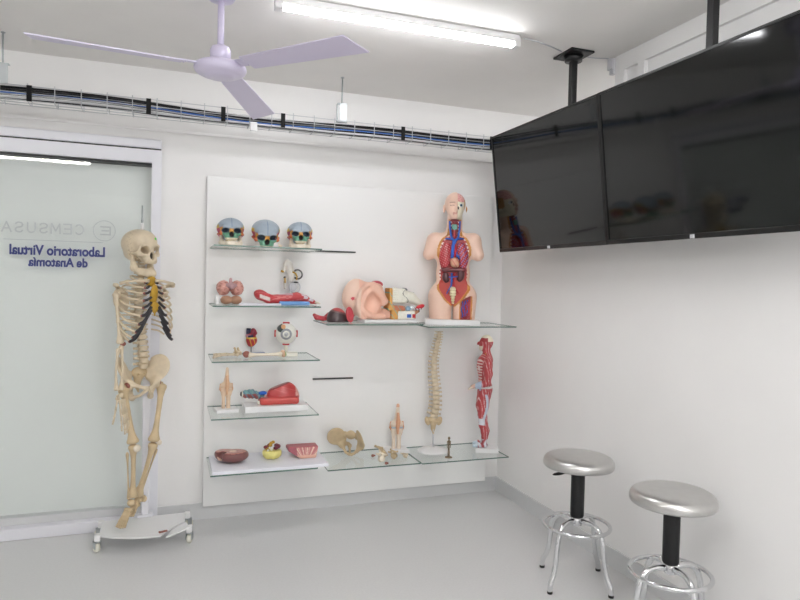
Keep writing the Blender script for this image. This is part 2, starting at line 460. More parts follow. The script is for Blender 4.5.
MB().box((-1.80, ty0 - .01, 2.335), (.04, .022, .05), bev=.004).build('clip', M['white'], tray, 'small white clip under the tray')
def cable(y, z, r, m, label, group, amp=.004):
    pts = []; ph = random.random() * 6; q = random.random() * 6
    for i in range(62):
        x = x0 + (x1 - x0) * i / 61
        yy = y + amp * math.sin(x * 3.1 + ph) * .7
        zz = z + amp * .5 * math.sin(x * 2.3 + q) + .010 * math.sin(x * 1.7 + 1) + .008 * math.sin(x * 4.3)
        pts.append((x, min(max(yy, ty0 + .004 + r), ty1 - .004 - r), max(zz, tz0 + .003 + r)))
    tag(MB().tube(pts, r, 6).build('cable', m), label, 'cable', group)
lanes = [(ty0 + .017 + .0185 * a, tz0 + .012 + .0175 * c) for c in range(4) for a in range(5)]
KB = ('cab_k', 'black cable lying lengthwise in the wire tray', 'black cables in the tray')
KW = ('cab_w', 'thin white cable lying lengthwise in the wire tray', 'white cables in the tray')
KG = ('cab_g', 'grey cable lying lengthwise in the wire tray', 'grey cables in the tray')
KU = ('cab_b', 'blue cable lying lengthwise in the wire tray', None)
for (y, z), kd in zip(lanes, (KW, KW, KG, KB, KW, KU, KW, KB, KB, KG, KB, KW, KB, KB, KB, KW, KB, KB, KW, KW)):
    cable(y, z, .0052 if kd is KB else .0035, M[kd[0]], kd[1], kd[2], .0045)
for x, lb in ((-3.04, 'steel hanger rod and bracket holding the cable tray above the door'), (-1.275, 'steel hanger rod and bracket holding the cable tray above the white board')):
    e = E('tray_hanger', lb, 'hanger', (x, -.30, 2.43))
    MB().tube([(0, 0, .06), (0, 0, .2695)], .0045, 8).ell((0, 0, .265), (.012, .012, .004), seg=10).build('rod', M['zinc'], e)
    MB().prism([(-.03, -.02), (.03, -.02), (.03, .02), (-.03, .02)], -.001, .003).box((-.028, 0, .055), (.003, .036, .108)).box((.004, -.019, .055), (.044, .002, .105)).box((.0, 0, .108), (.058, .036, .003)).build('bracket', M['zinc'], e)

# ------------------------------------------------------------------ televisions
YAW = math.radians(1.5)
def tv(y1, W, label, badge, xc):
    ang = math.radians(6.9); Ht = .722
    e = E('television', label, 'television', (xc, y1 - W / 2, 1.685), rot=(0, -ang, YAW))
    # local: +x towards the wall, screen faces -x, z up from the bottom edge
    MB().box((.0195, 0, Ht / 2), (.033, W - .004, Ht - .004), bev=.006).box((.045, 0, .28), (.03, W * .6, .34), bev=.01).build('housing', M['black'], e)
    b = MB()
    for s in (-1, 1): b.box((.0, s * (W / 2 - .006), Ht / 2), (.012, .010, Ht))
    b.box((0, 0, .011), (.016, W, .022), bev=.003); b.box((0, 0, Ht - .005), (.012, W, .010)); b.build('bezel', M['bez'], e)
    MB().box((.0005, 0, Ht / 2 + .006), (.004, W - .024, Ht - .032)).build('screen', M['screen'], e)
    MB().box((-.010, badge, .010), (.006, .055 if abs(badge) > .1 else .02, .016), bev=.001).build('badge', M['silver'], e, 'small silver badge')
    return e
tv(-.445, 1.026, 'left black television hung from the ceiling, nearest the back wall', -.03, -.244)
tv(-1.476, 1.13, 'right black television hung from the ceiling, nearest the viewpoint', .04, -.218)
for y, lb in ((-1.16, 'black ceiling pole mount holding the left television'), (-2.06, 'black ceiling pole mount holding the right television')):
    e = E('tv_mount', lb, 'tv mount', (-.247 if y > -1.5 else -.222, y, 2.7))
    MB().box((0, 0, -.006), (.14, .17, .011), bev=.002).lathe([(.045, -.04), (.05, -.012)], seg=16).build('ceiling_plate', M['black'], e)
    MB().box((0, 0, -.19), (.032, .036, .36), bev=.004).build('pole', M['black'], e)
    MB().box((.0, 0, -.345), (.034, .30, .05), bev=.003).build('bracket', M['black'], e)

# ------------------------------------------------------------------ stools
st = E('stool', 'brushed steel round-seat stool farther from the viewpoint, with a lever under the seat', 'stool', (-.302, -1.388, 0))
MB().lathe([(0, .642), (.06, .6415), (.12, .6395), (.147, .636), (.162, .628), (.170, .616), (.173, .602), (.172, .59), (.167, .584), (.16, .587), (.0, .59)], seg=56).build('seat', M['steel'], st)
prof = [(.03, .33)]
for i in range(26): z = .335 + i * .0097; prof += [(.0315, z), (.0345, z + .0045)]
prof += [(.03, .5905)]
MB().lathe(prof, seg=24).build('column', M['bellows'], st)
MB().lathe([(.015, .285), (.024, .29), (.026, .33), (.02, .332)], seg=20).build('hub', M['chrome'], st)
b = MB().tube([(-.03, .005, .578), (-.045, .012, .566), (-.06, .018, .555)], .005, 8).ell((-.09, .030, .545), (.035, .015, .007), Euler((0, -.2, -.35)))
lev = b.build('lever', M['dark'], st, 'black adjusting lever')
MB().tube([(.160 * math.cos(a), .160 * math.sin(a), .290) for a in np.linspace(0, 2 * PI, 49)[:-1]], .0095, 10, closed=True).build('foot_ring', M['chrome'], st)
def make_legs(st, base):
    for k in range(4):
        a = math.radians(base + 90 * k); c, s = math.cos(a), math.sin(a)
        pr = [(.02, .312), (.07, .317), (.112, .306), (.141, .272), (.155, .21), (.163, .14), (.178, .085), (.197, .05), (.203, .02), (.203, .006)]
        # smooth resample
        P_ = []
        for i in range(len(pr) - 1):
            for t in (0, .5):
                p0, p1, p2, p3 = pr[max(i - 1, 0)], pr[i], pr[i + 1], pr[min(i + 2, len(pr) - 1)]
                q = [.5 * ((2 * p1[j]) + (-p0[j] + p2[j]) * t + (2 * p0[j] - 5 * p1[j] + 4 * p2[j] - p3[j]) * t * t + (-p0[j] + 3 * p1[j] - 3 * p2[j] + p3[j]) * t ** 3) for j in (0, 1)]
                P_.append(q)
        P_.append(pr[-1])
        lg = MB().tube([(r * c, r * s, z) for r, z in P_], .0125, 12).build('leg', M['chrome'], st)
        MB().lathe([(.0125, .0005), (.0135, .002), (.0135, .012), (.012, .014)], (.203 * c, .203 * s, 0), seg=14).build('foot_cap', M['dark'], lg)
make_legs(st, 20)
s2 = st.copy(); COL.objects.link(s2); s2.location = (-.242, -1.958, 0)
s2['label'] = 'brushed steel round-seat stool nearest the viewpoint, cut off by the frame'
s2.rotation_euler = (0, 0, math.radians(-25))
for ch in list(st.children):
    if ch.name.startswith('lever'): continue
    copy_tree(ch, s2)

# ------------------------------------------------------------------ display board and shelves
BX0, BX1, BF = -2.03, -.115, -.05
bd = E('display_board', 'large white display board on the back wall behind the glass shelves', 'display board', ((BX0 + BX1) / 2, 0, .09))
b = MB().box((0, -.025, 1.0), (BX1 - BX0, .048, 2.0), bev=.003); b.build('panel', M['board'], bd)
for z in (1.667, .85):
    MB().box((-1.235 - bd.location.x, BF - .004, z - .09), (.265, .01, .009)).build('shelf_slot', M['dark'], bd, 'dark empty shelf slot')
C0, C1, C2 = -2.01, -1.37, -.765
SH = [('left column, top, under the skulls', C0, 1.662, .6), ('left column, under the brain model', C0, 1.329, .6),
      ('left column, under the eye model', C0, 1.022, .6), ('left column, under the red muscle block', C0, .705, .6), ('left column, bottom, under the white foam board', C0, .393, .6),
      ('middle column, under the ear model', C1, 1.227, .6), ('middle column, bottom, under the pelvis', C1 + .02, .373, .585),
      ('right column, under the torso', C2 + .03, 1.212, .61), ('right column, bottom, under the spine model', C2 + .01, .369, .60)]
ZS = {}
for nm, x, z, w in SH:
    lb = 'clear glass shelf on the white board, ' + nm
    b = MB().box((w / 2, -.195, -.0035), (w, .388, .007))
    b.bm.faces.ensure_lookup_table()
    for f in b.bm.faces:
        if abs(f.normal.z) < .5: f.material_index = 1
    o = b.build('glass_shelf', [M['shelfg'], M['gedge']]); o.location = (x, BF - .0015, z); tag(o, lb, 'shelf', 'glass shelves on the board')

fb = MB().box((0, 0, .0095), (.655, .35, .018), bev=.002).build('foam_board', M['foam']); fb.location = (-1.672, -.262, .3935)
tag(fb, 'white foam board lying on the bottom left glass shelf', 'foam board')

def base_block(par, size, c=(0, 0), m='white', name='base', z0=.0005):
    return MB().box((c[0], c[1], z0 + size[2] / 2), size, bev=.003).build(name, M[m], par)

def rest(o, z):
    bpy.context.view_layer.update()
    zm = 1e9
    for c in [o] + list(o.children_recursive):
        if c.type == 'MESH':
            n = len(c.data.vertices); a = np.empty(n * 3); c.data.vertices.foreach_get('co', a)
            mw = np.array(c.matrix_world); zm = min(zm, (a.reshape(-1, 3) @ mw[2, :3] + mw[2, 3]).min())
    o.location.z += z - zm + .0004
    return o

# ------------------------------------------------------------------ skulls
def skull_f(P, orb=True):
    d = U(.02, ell(P, (0, .02, .135), (.076, .092, .068)), ell(P, (0, -.03, .14), (.058, .045, .05)), ell(P, (0, .035, .085), (.058, .06, .035)))
    d = smin(d, ell(P, (0, -.048, .078), (.042, .036, .045)), .02)
    d = smin(d, cap(P, (-.042, -.068, .119), (.042, -.068, .119), .011), .012)
    d = smin(d, cap(P, (-.018, -.066, .052), (.018, -.066, .052), .018), .012)
    for s in (-1, 1):
        d = smin(d, chain(P, [(s * .033, -.066, .08), (s * .055, -.05, .082), (s * .069, -.02, .087), (s * .07, .012, .09)], [.012, .011, .007, .006]), .008)
        d = smin(d, cap(P, (s * .05, -.06, .117), (s * .058, -.048, .085), .007), .006)
        d = smax(d, -ell(P, (s * .08, -.03, .108), (.02, .028, .028)), .012)
        d = smax(d, -ell(P, (s * .032, -.085, .099), (.021, .05, .0185)), .005)
        d = smax(d, -ell(P, (s * .028, -.045, .098), (.0165, .062, .0145)), .004)
        d = smin(d, cap(P, (s * .055, .02, .085), (s * .05, .018, .06), .012, .006), .01)
    d = smax(d, -ell(P, (0, -.092, .071), (.0135, .045, .021)), .004)
    d = smax(d, -ell(P, (0, .0, .03), (.033, .06, .03)), .01)
    x = X(P); ridge = .0012 * np.cos(x * 900)
    return d + np.where((Z(P) < .047) & (Y(P) < -.05), ridge, 0)
def jaw_f(P):
    d = None
    for s in (-1, 1):
        q = chain(P, [(s * .052, .008, .078), (s * .05, -.002, .03), (s * .038, -.036, .014), (s * .016, -.064, .012)], [.009, .014, .013, .015], .01)
        q = smin(q, chain(P, [(s * .049, -.012, .05), (s * .05, -.008, .03)], [.008, .01]), .01)
        q = smin(q, chain(P, [(s * .036, -.036, .026), (s * .016, -.063, .026), (0, -.068, .026)], [.006, .006, .006]), .008)
        d = q if d is None else smin(d, q, .008)
    d = smin(d, cap(P, (-.016, -.066, .011), (.016, -.066, .011), .0155), .01)
    return d + np.where(Z(P) > .024, .0012 * np.cos(X(P) * 900), 0)
def skull_col(p):
    x, y, z = np.abs(p[:, 0]), p[:, 1], p[:, 2]
    o = np.tile(V3(206, 170, 84), (len(p), 1))
    o[(y < .03) | (z > .15)] = (164, 177, 189)              # frontal
    o[(x > .05) & (z < .15) & (y > -.03)] = (208, 176, 72)  # parietal rim, sphenoid
    o[(x > .05) & (z < .128)] = (176, 78, 108)              # temporal
    o[(x > .048) & (y < -.02) & (z < .124)] = (206, 150, 62)
    o[(z < .1) & (y > .06)] = (205, 185, 150)
    o[(z < .098) & (z > .066) & (y < .0) & (x > .044)] = (204, 112, 66)  # zygomatic
    o[(z < .088) & (z > .048) & (x < .05) & (y < -.02)] = (98, 152, 126)  # maxilla
    o[(z <= .048) & (y < -.02)] = (226, 214, 188)
    o[(x < .012) & (z > .082) & (z < .112) & (y < -.05)] = (206, 150, 70)
    e = ((x - .032) / .0215) ** 2 + ((z - .099) / .019) ** 2 < 1
    o[e & (y > -.070) & (y < -.02)] = (86, 98, 120)
    n = (x / .014) ** 2 + ((z - .071) / .022) ** 2 < 1
    o[n & (y < -.02) & (y > -.072)] = (72, 62, 60)
    o[(x < .0015) & (z > .12) & (y < .0)] = (110, 130, 160)
    return o
def skull(label, loc, rz, sc, jaw, tilt=0., colour=True):
    e = E('skull_model', label, 'skull model', loc, group='painted skulls on the top shelf')
    e.rotation_euler = (tilt, 0, rz); e.scale = (sc * 1.2, sc, sc)
    sdf('cranium', skull_f, (-.09, -.11, .015), (.09, .125, .215), .0032, M['p'], e, skull_col)
    if jaw: sdf('mandible', jaw_f, (-.072, -.095, -.01), (.072, .035, .095), .0028, M['bonew'], e).location = (0, -.004, -.003)
    return rest(e, 1.662)
skull('painted skull with its jaw, leftmost of three on the top shelf', (-1.902, -.22, 1.664), .0, .86, True, -.16)
skull('painted skull without a jaw tipped forward, middle of three on the top shelf', (-1.704, -.22, 1.636), .0, .90, False, .22)
skull('painted skull with its jaw, rightmost of three on the top shelf', (-1.497, -.22, 1.664), -.1, .84, True, -.14)

# ------------------------------------------------------------------ vertebra kit
def vertebra_mesh(w, h):
    b = MB().lathe([(w * .46, -h * .42), (w * .5, -h * .38), (w * .43, 0), (w * .5, h * .38), (w * .46, h * .42)], seg=14)
    b.tube([(w * .25, w * .35, 0), (w * .5, w * .65, h * .05), (0, w * .85, -h * .1), (-w * .5, w * .65, h * .05), (-w * .25, w * .35, 0)], [h * .26] * 5, 6)
    for s in (-1, 1): b.tube([(s * w * .3, w * .5, 0), (s * w * .65, w * .6, h * .08), (s * w * .9, w * .65, h * .1)], [h * .27, h * .2, h * .25], 7)
    b.tube([(0, w * .8, -h * .05), (0, w * 1.1, -h * .4), (0, w * 1.3, -h * .6)], [h * .26, h * .2, h * .24], 7)
    return b
tv_ = vertebra_mesh(1, .62).build('vertebra', M['bone']); VM = tv_.data; bpy.data.objects.remove(tv_)
def spine_parts(par, pts, w0, w1, m):
    """24 vertebrae along a smooth path, bottom to top"""
    P_ = np.array(pts, float); L = np.concatenate([[0], np.cumsum(np.linalg.norm(np.diff(P_, axis=0), axis=1))])
    hs = np.linspace(1.35, .72, 24); hs /= hs.sum(); cum = np.concatenate([[0], np.cumsum(hs)])
    me = VM.copy(); me.materials.clear(); me.materials.append(m)
    for i in range(24):
        a, c = cum[i] * L[-1], cum[i + 1] * L[-1]
        f = lambda t: np.array([np.interp(t, L, P_[:, j]) for j in range(3)])
        p0, p1 = f(a), f(c); mid = (p0 + p1) / 2
        o = bpy.data.objects.new('vertebra', me); link(o, par)
        hh = np.linalg.norm(p1 - p0); w = w0 + (w1 - w0) * i / 23
        o.location = mid
        t = Vector(p1 - p0).normalized(); o.rotation_euler = Vector((0, 0, 1)).rotation_difference(t).to_euler()
        o.scale = (w, w, hh / .62)

def bone(par, a, b_, r, m, name, bend=(0, 0, 0), ends=1.):
    a, b_, bend = Vector(a), Vector(b_), Vector(bend)
    prof = [(0, .55), (.025, .95), (.06, 1.0), (.12, .78), (.22, .56), (.35, .5), (.5, .48), (.65, .5), (.8, .6), (.89, .85), (.945, 1.1), (.98, 1.05), (1, .6)]
    pts = [a.lerp(b_, t) + bend * math.sin(PI * t) for t, _ in prof]
    rr = [r * (q if .1 < t < .87 else q * ends) for t, q in prof]
    return MB().tube(pts, rr, 14).build(name, m, par)

def hip_f(s):
    def f(P):
        d = ell(P, (s * .098, .02, .082), (.0125, .068, .078), (0, s * .38, s * .72))
        ac = (s * .078, -.008, 0.)
        d = smin(d, ball(P, ac, .031), .018)
        d = smin(d, chain(P, [(s * .068, -.02, .002), (s * .035, -.062, -.012), (s * .008, -.07, -.02)], [.013, .009, .012]), .012)
        d = smin(d, chain(P, [(s * .072, .005, -.01), (s * .058, .018, -.06), (s * .052, .012, -.082)], [.018, .013, .016]), .012)
        d = smin(d, chain(P, [(s * .052, .008, -.082), (s * .03, -.035, -.062), (s * .01, -.066, -.032)], [.011, .007, .010]), .01)
        d = smin(d, chain(P, [(s * .045, .06, .05), (s * .06, .045, .02), (s * .075, .01, .0)], [.016, .016, .02]), .015)
        d = smax(d, -ball(P, (s * .103, -.022, -.006), .0235), .004)
        return d
    return f
def sacrum_f(P):
    d = U(.015, ell(P, (0, .05, .055), (.046, .022, .03)), cap(P, (0, .056, .05), (0, .075, -.02), .032, .015), cap(P, (0, .075, -.02), (0, .06, -.055), .013, .006))
    for z in (.045, .025, .005):
        for s in (-1, 1): d = smax(d, -ball(P, (s * .016, .03, z), .006), .004)
    return d

# ------------------------------------------------------------------ standing skeleton
SK = E('skeleton', 'life-size cream human skeleton hanging on the white wheeled stand', 'skeleton', (-2.369, -.24, .118), math.radians(28))
zo = .118
def L(x, y, z): return (x, y, z - zo)
e = bpy.data.objects.new('skull', None); link(e, SK); e.location = L(-.008, .0, 1.503); e.rotation_euler = (-.06, .0, math.radians(14)); e.scale = (1.1, 1.1, 1.15)
def bcol(p):
    o = np.tile(V3(219, 203, 176), (len(p), 1))
    n = (np.abs(p[:, 0]) / .012) ** 2 + ((p[:, 2] - .073) / .018) ** 2 < 1
    o[n & (p[:, 1] < -.02) & (p[:, 1] > -.07)] = (92, 84, 74)
    o[np.abs(np.abs(p[:, 1] + .012 * np.sin(p[:, 2] * 300)) ) < .0015] = (180, 160, 132)
    return o
bpy.data.objects.remove(e)
SKP = sdf('skull', skull_f, (-.09, -.11, .015), (.09, .125, .215), .0032, M['p'], SK, bcol)
SKP.location = L(-.012, .0, 1.505); SKP.rotation_euler = (-.04, 0, math.radians(13)); SKP.scale = (1.1, 1.1, 1.16)
j = sdf('mandible', jaw_f, (-.072, -.095, -.01), (.072, .035, .095), .0028, M['bone'], SKP); j.rotation_euler = (.12, 0, 0); j.location = (0, .004, -.014); j.scale = (1, 1, 1.05)
MB().ell((.028, -.072, .155), (.006, .003, .006), seg=10).build('sticker', M['grn'], SKP, 'green dot sticker on the forehead')
sp = [L(.02, .03, .965), L(.012, .012, 1.04), L(.008, .022, 1.13), L(.004, .055, 1.26), L(.0, .058, 1.36), L(.002, .04, 1.45), L(-.002, .018, 1.52), L(-.004, .018, 1.575)]
spine_parts(SK, sp, .05, .032, M['bone'])
# ribs
def crom(pts, n):
    P_ = [Vector(p) for p in pts]; out = []
    for i in range(len(P_) - 1):
        p0, p1, p2, p3 = P_[max(i - 1, 0)], P_[i], P_[i + 1], P_[min(i + 2, len(P_) - 1)]
        for q in range(n):
            t = q / n
            out.append(.5 * ((2 * p1) + (p2 - p0) * t + (2 * p0 - 5 * p1 + 4 * p2 - p3) * t * t + (3 * p1 - p0 - 3 * p2 + p3) * t ** 3))
    return out + [P_[-1]]
TZ = [1.445, 1.418, 1.388, 1.35, 1.31, 1.268, 1.222, 1.18, 1.15, 1.128, 1.135, 1.15]
TX = [.034, .043, .05, .054, .058, .064, .074, .085, .095, .104, .112, .095]
TY = [-.09, -.108, -.115, -.12, -.122, -.118, -.110, -.098, -.082, -.066, -.02, .015]
AX = [.06, .09, .107, .118, .125, .13, .133, .134, .133, .128, .118, .1]
ends = {}
for i in range(12):
    zb = 1.48 - .0275 * i; bk = [.08, .09, .098, .103, .106, .108, .108, .106, .103, .098, .09, .085][i]
    for s in (-1, 1):
        dz = zb - TZ[i]
        ctl = [(s * .022, .055, zb), (s * AX[i] * .62, bk * .85, zb + .002), (s * AX[i] * .95, bk * .4, zb - dz * .22)]
        if i < 10: ctl += [(s * AX[i], -.012, zb - dz * .5), (s * (AX[i] * .86 + TX[i] * .08), -.065 if i < 8 else -.045, zb - dz * .8)]
        ctl += [(s * TX[i], TY[i], TZ[i])]
        if s > 0: ctl = [(c[0] * (1.12 if q < len(ctl) - 1 else (1.0 + .05 * max(0, i - 3))), c[1], c[2]) for q, c in enumerate(ctl)]
        pts = crom([L(*c) for c in ctl], 6)
        MB().tube(pts, [.0068] * len(pts), 7, flat=.7).build('rib', M['bone'], SK)
        if i < 10:
            e_ = pts[-1]
            if i < 7: tgt = Vector(L(s * .02, -.122 - .004 * min(i, 3) + .03 * max(0, 1 - i / 3), [1.452, 1.428, 1.4, 1.37, 1.342, 1.318, 1.3][i]))
            else: tgt = Vector(L(s * (.034 + .014 * (i - 7)), -.126 + .006 * (i - 7), 1.272 - .036 * (i - 7)))
            mid = e_.lerp(tgt, .45) + Vector((0, -.006, -.012 if i > 4 else -.003))
            r = .0085 if i > 4 else .0068
            MB().tube(crom([e_, mid, tgt], 4), [r] * 9, 8).build('costal_cartilage', M['cart'], SK, 'dark grey rib cartilage')
            MB().ell(tuple(e_), (.009, .008, .008), seg=10).build('rib_tip', M['redtip'], SK, 'rust red rib tip')
# sternum
def st_f(P):
    d = U(.01, ell(P, L(0, -.088, 1.452), (.031, .009, .03), (.28, 0, 0)), ell(P, L(0, -.118, 1.375), (.023, .009, .066), (.22, 0, 0)), ell(P, L(0, -.132, 1.315), (.024, .008, .03), (.1, 0, 0)), cap(P, L(0, -.13, 1.30), L(0, -.132, 1.268), .007, .003))
    return d
sdf('sternum', st_f, L(-.04, -.15, 1.25), L(.04, -.06, 1.5), .0032, M['stern'], SK, label='ochre yellow breastbone')
for s in (-1, 1):
    xs = .168 if s > 0 else .142; dz = -.02
    MB().tube([L(s * .018, -.094, 1.455), L(s * .04, -.1, 1.457), L(s * .075, -.08, 1.455), L(s * .115, -.04, 1.45), L(s * xs, -.022, 1.438)], [.011, .0085, .007, .0075, .010], 9).build('collarbone', M['bone'], SK)
    def sc_f(P, s=s):
        d = ell(P, L(s * .098, .06, 1.365), (.042, .006, .07), (0, s * .18, s * .25))
        d = smin(d, chain(P, [L(s * .06, .072, 1.40), L(s * .11, .065, 1.43), L(s * .15, .02, 1.448), L(s * .155, -.015, 1.447)], [.007, .009, .01, .011]), .01)
        d = smin(d, ell(P, L(s * .128, .022, 1.40), (.014, .018, .024)), .012)
        return smin(d, cap(P, L(s * .12, .02, 1.42), L(s * .118, -.025, 1.41), .009, .007), .01)
    lo = L(min(s * .04, s * .18), -.05, 1.28); hi = L(max(s * .04, s * .18), .095, 1.475)
    o = sdf('shoulder_blade', sc_f, lo, hi, .0036, M['bone'], SK); o.location = (.012 * s if s > 0 else 0, 0, -.018)
# pelvis
PZ = .885
for s in (-1, 1):
    h_ = sdf('hip_bone', hip_f(s), (min(0, s * .2), -.095, -.11), (max(0, s * .2), .12, .18), .004, M['bone'], SK)
    h_.location = L(0, .0, PZ); h_.scale = (1.02, 1, .98)
h_ = sdf('sacrum', sacrum_f, (-.06, .01, -.07), (.06, .11, .1), .0036, M['bone2'], SK); h_.location = L(.005, .0, PZ)
# arm that is on the left of the picture
bone(SK, L(-.152, .005, 1.39), L(-.132, -.015, 1.112), .0185, M['bone'], 'upper_arm_bone', (0, .0, 0))
bone(SK, L(-.128, -.012, 1.105), L(-.142, -.05, .868), .0135, M['bone'], 'ulna', (.008, 0, 0))
bone(SK, L(-.144, -.02, 1.09), L(-.168, -.055, .868), .0125, M['bone'], 'radius', (-.008, 0, 0))
MB().ell(L(-.118, -.014, 1.112), (.016, .014, .013), seg=12).build('elbow_joint', M['redtip'], SK, 'rust red elbow joint')
b = MB(); w = Vector(L(-.153, -.058, .85))
for i in range(8): b.ell(w + Vector((random.uniform(-.022, .022), random.uniform(-.01, .01), random.uniform(-.03, 0))), (.009, .008, .009), seg=8)
for i, (dx, Lf) in enumerate(((-.022, .13), (-.005, .17), (.012, .19), (.026, .185), (.04, .165))):
    p0 = w + Vector((dx * .6, -.004, -.03))
    dirs = Vector((dx * 1.6 + (.16 if i else -.35) * .5, -.12, -1)).normalized()
    q = [p0]
    for f, bnd in ((.42, 0), (.27, .08), (.18, .14), (.13, .2)):
        dd = (dirs + Vector((0, bnd, 0))).normalized(); n_ = q[-1] + dd * Lf * f
        b.tube([q[-1], q[-1].lerp(n_, .5), n_], [.0062, .004, .0058], 7); q.append(n_)
b.build('hand', M['bone'], SK)
# legs
def leg(hip, knee, ank, name_s, side):
    hip, knee, ank = Vector(hip), Vector(knee), Vector(ank)
    out = Vector((side * .028, 0, -.012))
    bone(SK, hip + out, knee, .0295, M['bone2'], 'thigh_bone', (0, -.006, 0))
    MB().tube([hip, hip + out * 1.0], [.012, .014], 10).build('femoral_neck', M['bone2'], SK)
    MB().ell(hip, (.021, .021, .021)).build('femoral_head', M['redtip'], SK, 'rust red hip joint ball')
    bone(SK, knee + Vector((0, 0, -.005)), ank, .025, M['bone2'], 'shin_bone', (0, -.004, 0), 1.05)
    bone(SK, knee + Vector((-.026 if side < 0 else .026, .014, -.045)), ank + Vector((-.018 if side < 0 else .016, .008, -.012)), .0085, M['bone2'], 'calf_bone')
leg(L(-.083, -.006, .882), L(-.088, -.085, .575), L(-.064, -.033, .268), 'a', -1)
leg(L(.083, -.006, .882), L(.028, -.082, .565), L(-.02, .0, .256), 'b', 1)
MB().ell(L(-.082, -.118, .556), (.020, .011, .021)).build('kneecap', M['bonew'], SK, 'pale kneecap')
MB().ell(L(.052, -.100, .562), (.015, .010, .015)).build('kneecap', M['bonew'], SK, 'pale kneecap')
def foot(par, p, heel, toe):
    b = MB(); p, heel, toe = Vector(p), Vector(heel), Vector(toe)
    fw = (toe - heel).normalized(); sd = fw.cross(Vector((0, 0, 1))).normalized()
    b.tube([heel - fw * .012, heel, heel.lerp(p, .5)], [.012, .021, .017], 10)
    b.ell(p.lerp(toe, .05), (.021, .021, .019))
    for i in range(5): b.ell(p.lerp(toe, .28) + sd * (i - 2) * .007 - Vector((0, 0, .005)), (.012, .012, .011), seg=8)
    for i in range(5):
        o = (i - 2)
        a0 = p.lerp(toe, .36) + sd * o * .007; a1 = p.lerp(toe, .72) + sd * o * .010; a2 = p.lerp(toe, .88) + sd * o * .011; a3 = p.lerp(toe, 1 - abs(o) * .02) + sd * o * .0115
        for u, v in ((a0, a1), (a1, a2), (a2, a3)): b.tube([u, u.lerp(v, .5), v], [.0072, .0052, .0066], 7)
    return b.build('foot', M['bone2'], par)
foot(SK, L(-.07, -.035, .245), L(-.02, .01, .21), L(-.155, -.085, .132))
foot(SK, L(-.012, .004, .235), L(.03, .03, .222), L(-.085, -.035, .165))

# ------------------------------------------------------------------ skeleton stand
S = E('skeleton_stand', 'white metal wheeled stand under the skeleton, its platform slit at the front', 'stand', (-2.35, -.28, 0))
def pl(pts): return [(x + 2.35, y + .28) for x, y in pts]
main = pl([(-2.575, -.15), (-2.57, -.365), (-2.50, -.405), (-2.40, -.44), (-2.31, -.452), (-2.262, -.452), (-2.235, -.40), (-2.19, -.33), (-2.135, -.28), (-2.132, -.13)])
MB().prism(main, .087, .096, bev=.002).build('platform', M['white'], S)
tri = pl([(-2.235, -.478), (-2.112, -.375), (-2.128, -.29), (-2.17, -.335), (-2.21, -.40)])
MB().prism(tri, .087, .096, bev=.002).build('platform_flap', M['white'], S)
for x, y in ((-2.58, -.155), (-2.578, -.352), (-2.118, -.14), (-2.114, -.362)): MB().box((x + 2.35, y + .28, .083), (.03, .036, .034), bev=.003).build('corner_block', M['white'], S)
MB().box((.1, -.125, .0985), (.045, .018, .005), Euler((0, 0, .4)), bev=.001).ell((.083, -.13, .101), (.005, .005, .004), seg=8).build('hinge', M['redtip'], S)
MB().box2((-.02, .128, .0965), (.02, .16, 1.70), bev=.004).box((0, .144, .105), (.08, .05, .015), bev=.003).build('pole', M['trimw'], S)
MB().tube([(-.03, .045, 1.742), (-.03, .045, 1.872)], .0045, 8).ell((-.03, .045, 1.79), (.007, .007, .01), seg=10).build('hook_rod', M['zinc'], S)
MB().tube([(0, .144, 1.62), (-.015, .10, 1.622), (-.025, .075, 1.622)], .007, 8).build('neck_arm', M['zinc'], S)
MB().lathe([(.004, 1.738), (.009, 1.742), (.009, 1.77), (.005, 1.775)], (-.03, .045, 0), seg=12).build('hanger_cap', M['white'], S)
for x, y, a in ((-2.578, -.352, .5), (-2.114, -.362, -.3), (-2.58, -.155, .9), (-2.118, -.14, -.8)):
    c = bpy.data.objects.new('caster', None); c.empty_display_size = .03; link(c, S); c.location = (x + 2.35, y + .28, 0); c.rotation_euler = (0, 0, a); c.scale = (.97, .97, .97)
    MB().lathe([(.017, .06), (.017, .068)], seg=14).box((-.0165, .004, .045), (.003, .03, .04)).box((.0165, .004, .045), (.003, .03, .04)).box((0, .004, .062), (.036, .034, .006)).build('fork', M['zinc'], c)
    rm = Matrix.Rotation(PI / 2, 3, 'Y')
    MB().lathe([(.006, -.0125), (.022, -.0125), (.0265, -.009), (.0275, 0), (.0265, .009), (.022, .0125), (.006, .0125)], (0, .012, .028), seg=24, mtx=rm).build('wheel', M['cream'], c)

# ------------------------------------------------------------------ second shelf: brain, arm muscle model, ear bones
B = E('brain_model', 'pink split brain model with brown cerebellum on a white block', 'brain model', (-1.902, -.22, 1.3295), .08)
def lobe(s):
    def f(P):
        Q = P - V3(s * .037, 0, .095); d = ell(P, (s * .038, 0, .094), (.039, .05, .044))
        w = np.sin(X(Q) * 190 + 2.5 * np.sin(Z(Q) * 120)) * np.sin(Z(Q) * 170 + 2 * np.sin(Y(Q) * 140)) * .0022
        return d + w
    return f
bc = paint((214, 158, 146), (lambda p: np.sin(np.abs(p[:, 0]) * 190 + 2.5 * np.sin((p[:, 2] - .095) * 120)) * np.sin((p[:, 2] - .095) * 170) > .45, (190, 124, 116)))
for s in (-1, 1): sdf('hemisphere', lobe(s), (min(0, s * .085), -.06, .04), (max(0, s * .085), .06, .15), .0028, M['p'], B, bc)
def cer(P): return U(.01, ell(P, (-.028, -.045, .026), (.033, .03, .0255)), ell(P, (.028, -.045, .026), (.033, .03, .0255))) + .0008 * np.sin(Z(P) * 900)
sdf('cerebellum', cer, (-.07, -.085, -.001), (.07, -.005, .06), .0028, M['p'], B, paint((172, 130, 104)), 'brown cerebellum')
